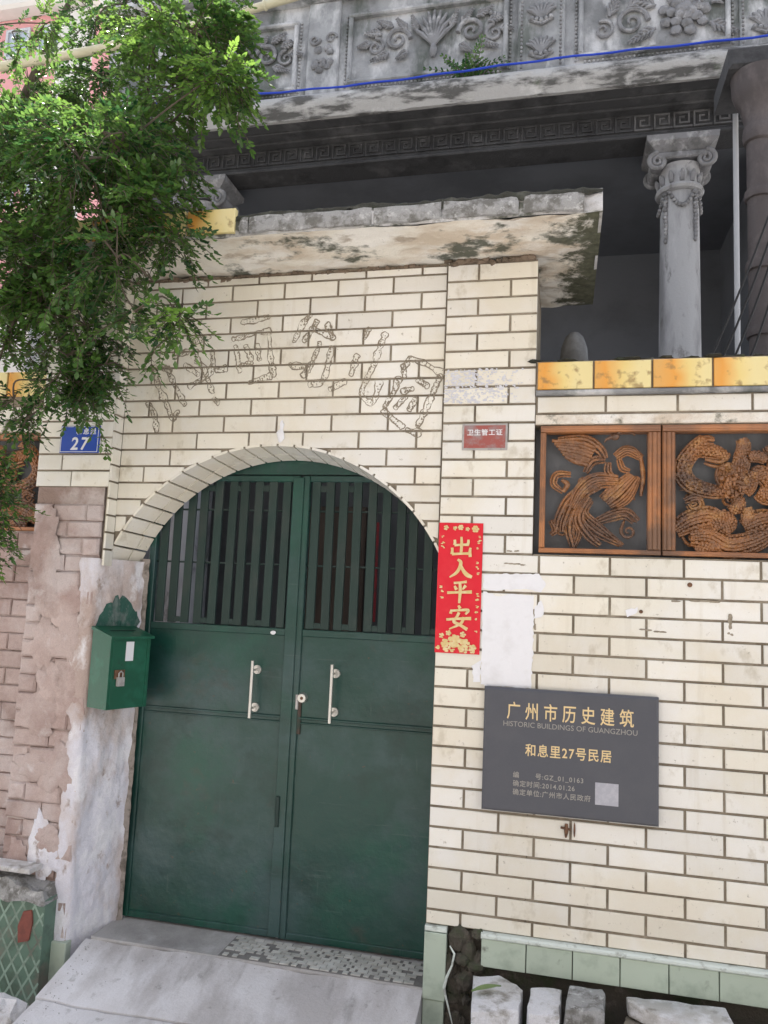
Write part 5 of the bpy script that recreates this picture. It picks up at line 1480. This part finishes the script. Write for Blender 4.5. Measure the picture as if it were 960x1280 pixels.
# ---------------------------------------------------------------- tree overhanging from the left
TREE_UP = [(-1.55,-0.02,4.45,0.26),(-1.32,-0.13,4.30,0.27),(-1.25,0.01,4.26,0.22),(-1.50,0.03,4.14,0.28),(-1.15,-0.31,3.85,0.20),(-0.98,-0.34,3.84,0.10),(-1.70,0.12,4.16,0.20),(-1.46,-0.19,3.71,0.20),(-1.28,-0.21,3.50,0.11),(-1.46,0.25,3.62,0.11),(-2.22,-0.07,4.52,0.07),(-1.27,0.15,4.61,0.12),(-1.5,-.3,4.75,.2),(-1.72,-.1,3.78,.16)]
TREE_MID = [(-1.88,-0.49,3.45,0.24),(-1.47,-0.69,3.29,0.24),(-1.42,-0.50,3.45,0.21),(-1.83,-0.40,3.24,0.28),(-1.44,-0.54,3.11,0.26),(-1.26,-0.45,3.19,0.17),(-1.14,-0.48,3.01,0.13),(-1.25,-0.70,2.84,0.14),(-1.64,-0.45,2.91,0.26),(-1.84,-0.51,2.93,0.21),(-1.12,-0.63,2.76,0.06),(-0.93,-0.74,2.55,0.05),(-1.58,-0.40,2.68,0.18),(-1.70,-0.50,2.70,0.10),(-1.42,-0.46,2.47,0.09),(-1.55,-0.40,2.42,0.13),(-1.50,-0.46,2.40,0.06),(-1.62,-0.38,2.36,0.09),(-1.66,-0.55,2.26,0.06),(-1.76,-0.50,2.22,0.05),(-1.89,-0.43,2.33,0.06),(-1.79,-0.55,1.78,0.10),(-1.86,-0.52,1.92,0.09),(-1.84,-0.55,1.66,0.08),(-1.90,-0.5,2.05,0.07),(-2.16,-0.42,3.83,0.13),(-1.83,-0.40,2.11,0.04),(-1.14,-0.71,2.60,0.05),(-2.2,-.5,3.25,.25),(-2.2,-.55,2.95,.2),(-1.78,-.45,2.72,.17),(-1.62,-.45,2.52,.14),(-1.95,-.45,2.60,.10),(-1.78,-.42,2.42,.09),(-1.55,-.4,2.55,.10),(-1.95,-.3,3.1,.2),(-1.8,-.25,2.85,.16),(-2.0,-.35,3.65,.17),(-1.6,-.3,3.55,.2),(-2.1,-.3,2.75,.15)]
tr = thing('leafy_tree', (-2.62, -.55, -.345), 'leafy tree with small glossy leaves overhanging the wall from the left', 'tree')
tb = MB()
trunk = spline([(-2.62,-.55,-.36),(-2.60,-.57,.6),(-2.66,-.52,1.6),(-2.62,-.5,2.5),(-2.55,-.47,3.3),(-2.55,-.36,4.0),(-2.5,-.3,4.6),(-2.2,-.4,5.1)], 6)
tb.tube(trunk, [.085*(1-.85*i/(len(trunk)-1))+.006 for i in range(len(trunk))], 10)
def near_trunk(z):
    return min(trunk, key=lambda p: abs(p.z-z))
vs, fs, tint = [], [], []
lr = random.Random(5)
def twig(p, q, r0, r1, sag=.03):
    m = p.lerp(q, .5)+Vector((lr.uniform(-.05,.05), lr.uniform(-.05,.05), lr.uniform(-.02,.06)))
    P_ = spline([p, m, q], 5)
    tb.tube(P_, [r0+(r1-r0)*i/(len(P_)-1) for i in range(len(P_))], 5)
    return P_
def sprig(p, d, L, tv):
    """twig carrying paired small leaflets"""
    d = d.normalized(); pts = [p + d*L*t + Vector((0,0,-.35*L*t*t)) for t in (0,.25,.5,.75,1)]
    tb.tube(pts, [.0022,.002,.0018,.0014,.001], 4, cap=False)
    s_ = d.cross(Vector((0,0,1)))
    if s_.length < .1: s_ = Vector((1,0,0))
    s_.normalize()
    n = int(L/.0125)
    for i in range(n):
        t = (i+.6)/n; b0 = p + d*L*t + Vector((0,0,-.35*L*t*t))
        for sgn in (-1, 1):
            if lr.random() < .12: continue
            dd = s_*sgn*lr.uniform(.6,1.1) + d*lr.uniform(.4,1.0) + Vector((lr.uniform(-.3,.3), lr.uniform(-.3,.3), lr.uniform(-.55,.15)))
            sd = dd.cross(Vector((lr.uniform(-.4,.4), lr.uniform(-.4,.4), 1)))
            l = lr.uniform(.013,.036)
            leafblade(vs, fs, tint, b0, dd, sd, l, l*.60, min(1, max(0, tv+lr.uniform(-.2,.25))))
    leafblade(vs, fs, tint, pts[-1], d+Vector((0,0,-.3)), s_, .038, .02, tv)
GAPS = -.12
def spray(p, d, L, tv):
    """long drooping twig with sprigs along it, breaking the outline of the crown"""
    d = d.normalized(); pts = []
    for i in range(9):
        t = i/8; pts.append(p + d*L*t + Vector((.02*math.sin(7*t), 0, -.45*L*t*t)))
    tb.tube(pts, [.0042-.0004*i for i in range(9)], 4, cap=False)
    for i in range(1, 9):
        t_ = (pts[i]-pts[i-1]).normalized(); s_ = t_.cross(Vector((0,0,1)))
        if s_.length < .1: s_ = Vector((1,0,0))
        for sgn in (-1, 1):
            if lr.random() < .8: sprig(pts[i], t_*.7+s_.normalized()*sgn*lr.uniform(.4,1)+Vector((0,lr.uniform(-.5,.5),lr.uniform(-.5,.1))), lr.uniform(.05,.09)*(1.15-.06*i), tv+lr.uniform(-.1,.2))
def cluster(c, dens, tv0, origin=None):
    x, y, z, r = c; cc = Vector((x, y, z))
    root = min(DONE+[near_trunk(z-.25)], key=lambda p: (p-cc).length*(1.0 if p.z <= z+.15 else 1.25))
    DONE.append(cc)
    P_ = twig(root.copy(), cc, .004+.014*r, .003)
    n = int(dens*r**1.9*2300)+10
    for i in range(n):
        v = Vector((lr.gauss(0,1), lr.gauss(0,1), lr.gauss(0,1))); v.normalize()
        q = cc + Vector((v.x*r, v.y*r*.8, v.z*r*.85))*(lr.random()**.45)
        if noise.noise(q*5.5) < GAPS: continue          # gaps
        d = (q-cc)*1.2/max(r,.05) + Vector((lr.uniform(-.6,.6), lr.uniform(-.6,.6), lr.uniform(-.9,.35)))
        sprig(q, d, lr.uniform(.06,.14), tv0+lr.uniform(-.15,.2)+.25*noise.noise(q*3))
    for i in range(max(2, int(r*22))):
        v = Vector((lr.gauss(0,1), lr.gauss(0,1), lr.gauss(0,.8))); v.normalize()
        tb.tube([cc, cc+v*r*.5+Vector((0,0,.02)), cc+v*r*.95], [.004,.003,.0015], 4, cap=False)
DONE = []
for c in sorted(TREE_UP, key=lambda c: c[0]): cluster(c, 1.0, .40)
DONE = []
for c in sorted(TREE_MID, key=lambda c: c[0]): cluster(c, 1.2, .26)
for c in ((-1.50,-.62,3.50,.13),(-1.38,-.62,3.44,.11),(-2.14,-.46,3.78,.12),(-1.02,-.40,3.84,.10),(-.93,-.76,2.56,.05)): cluster(c, 1.3, .85)   # pale tint stands in for sunlit patches of leaves
for c in TREE_UP+TREE_MID:
    x, y, z, r = c
    if z < 2.5: continue
    for k in range(2 if r > .15 else 1):
        a = lr.uniform(0, 2*math.pi); dv = Vector((math.cos(a), lr.uniform(-.7,.3), math.sin(a)*.7))
        if z < 3.3: dv.x = min(dv.x, .1)
        spray(Vector((x, y, z))+dv.normalized()*r*.6, dv, lr.uniform(.14,.30)*(1 if z > 2.45 else .5), .35)
tb.build('trunk', M['bark'], tr, smooth=True)
build_leaves('crown', vs, fs, tint, tr)
tr2 = thing('courtyard_tree', (-3.75, 1.25, -.1), 'darker leafy tree in the courtyard behind the pale pole', 'tree')
tb = MB(); vs, fs, tint = [], [], []; DONE = []
trunk = spline([(-3.75,1.25,-.12),(-3.72,1.2,1.2),(-3.78,1.22,2.6),(-3.70,1.2,3.8),(-3.55,1.2,4.7),(-3.3,1.2,5.4),(-3.1,1.25,6.0)], 6)
tb.tube(trunk, [.075*(1-.85*i/(len(trunk)-1))+.006 for i in range(len(trunk))], 10)
GAPS = -.05
TREE_BACK = [(-3.25,1.08,5.00,0.34),(-3.13,1.34,5.29,0.28),(-2.61,1.04,5.10,0.24),(-3.23,1.25,4.91,0.32),(-3.43,1.03,5.51,0.13),(-2.79,1.09,5.56,0.24),(-2.75,1.35,5.90,0.24),(-3.34,1.07,4.71,0.30),(-2.94,1.22,4.89,0.28),(-3.4,1.2,4.4,.3),(-3.0,1.2,4.5,.25)]
for c in sorted(TREE_BACK, key=lambda c: c[0]): cluster(c, .75, .22)
for c in TREE_BACK:
    for k in range(2):
        a = lr.uniform(0, 2*math.pi); dv = Vector((math.cos(a), lr.uniform(-.6,.3), math.sin(a)*.8))
        spray(Vector(c[:3])+dv.normalized()*c[3]*.6, dv, lr.uniform(.2,.4), .3)
tb.build('trunk', M['bark'], tr2, smooth=True)
build_leaves('crown', vs, fs, tint, tr2)

# ---------------------------------------------------------------- grit swept against the ramp edges and the wall foot
gv = MB()
def grit(x, y, z, r):
    gv.blob((x, y, z+r*.3), r*U(.7,1.3), r*U(.7,1.3), r*U(.5,.9), 5, 3, .3)
for i in range(190):
    if i < 90: x = -1.545+abs(rng.gauss(0, .07)); y = U(-.75, -.01)
    elif i < 150: x = U(-1.5, -.02); y = -.012-abs(rng.gauss(0, .03))
    else: x = -.02-abs(rng.gauss(0, .06)); y = U(-.6, -.02)
    z = (-.095+(y)*.318) if y > -.333 else (-.206+(y+.338)*.159)
    grit(x, y, z+.001, U(.0008,.0030))
for i in range(260):
    grit(U(.10, 1.5), U(-.45,-.04), -.343, U(.004,.016))
o = gv.build('grit', M['grey_stone']); tag(o, 'fine grit and chips swept along the ramp and wall foot', 'grit', kind='stuff')

# ---------------------------------------------------------------- unseen house across the lane, added to block the low sky
oh = thing('unseen_lane_house', (0, -6.4, -.345), 'unseen plain brick house across the lane, added to shade the gate', 'house')
M['lane_brick'] = mat('dull_grey_brick', (0.27, 0.25, 0.23), .92, 0, [((0.18,0.165,0.15), 1.2, .44, .6, .8), ((0.34,0.31,0.28), (3,3,12), .5, .62, .6)], .4, 40)
MB().box(-10, 10, -6.8, -6.1, -.345, 6.8).build('wall', M['lane_brick'], oh)
MB().cbox(-10.1, 10.1, -6.9, -6.0, 6.802, 6.98, .02).build('eaves', M['concrete'], oh)
for zz in (0.9, 3.9):
    for xx in (-7.5, -4.5, -1.5, 2.6, 5.6):
        w_ = MB().box(xx, xx+1.0, -6.099, -6.07, zz, zz+1.3).build('window', M['glass'], oh)
        fb = MB()
        for q in range(6): fb.box(xx+q*.19, xx+q*.19+.05, -6.069, -6.04, zz, zz+1.3)
        fb.box(xx-.06, xx+1.06, -6.069, -5.98, zz-.08, zz-.002)
        fb.build('window_frame', M['frame_and_gap'], w_)
MB().cbox(.7, 1.7, -6.12, -6.07, -.345, 1.85, .01).build('door', M['pipe'], oh)
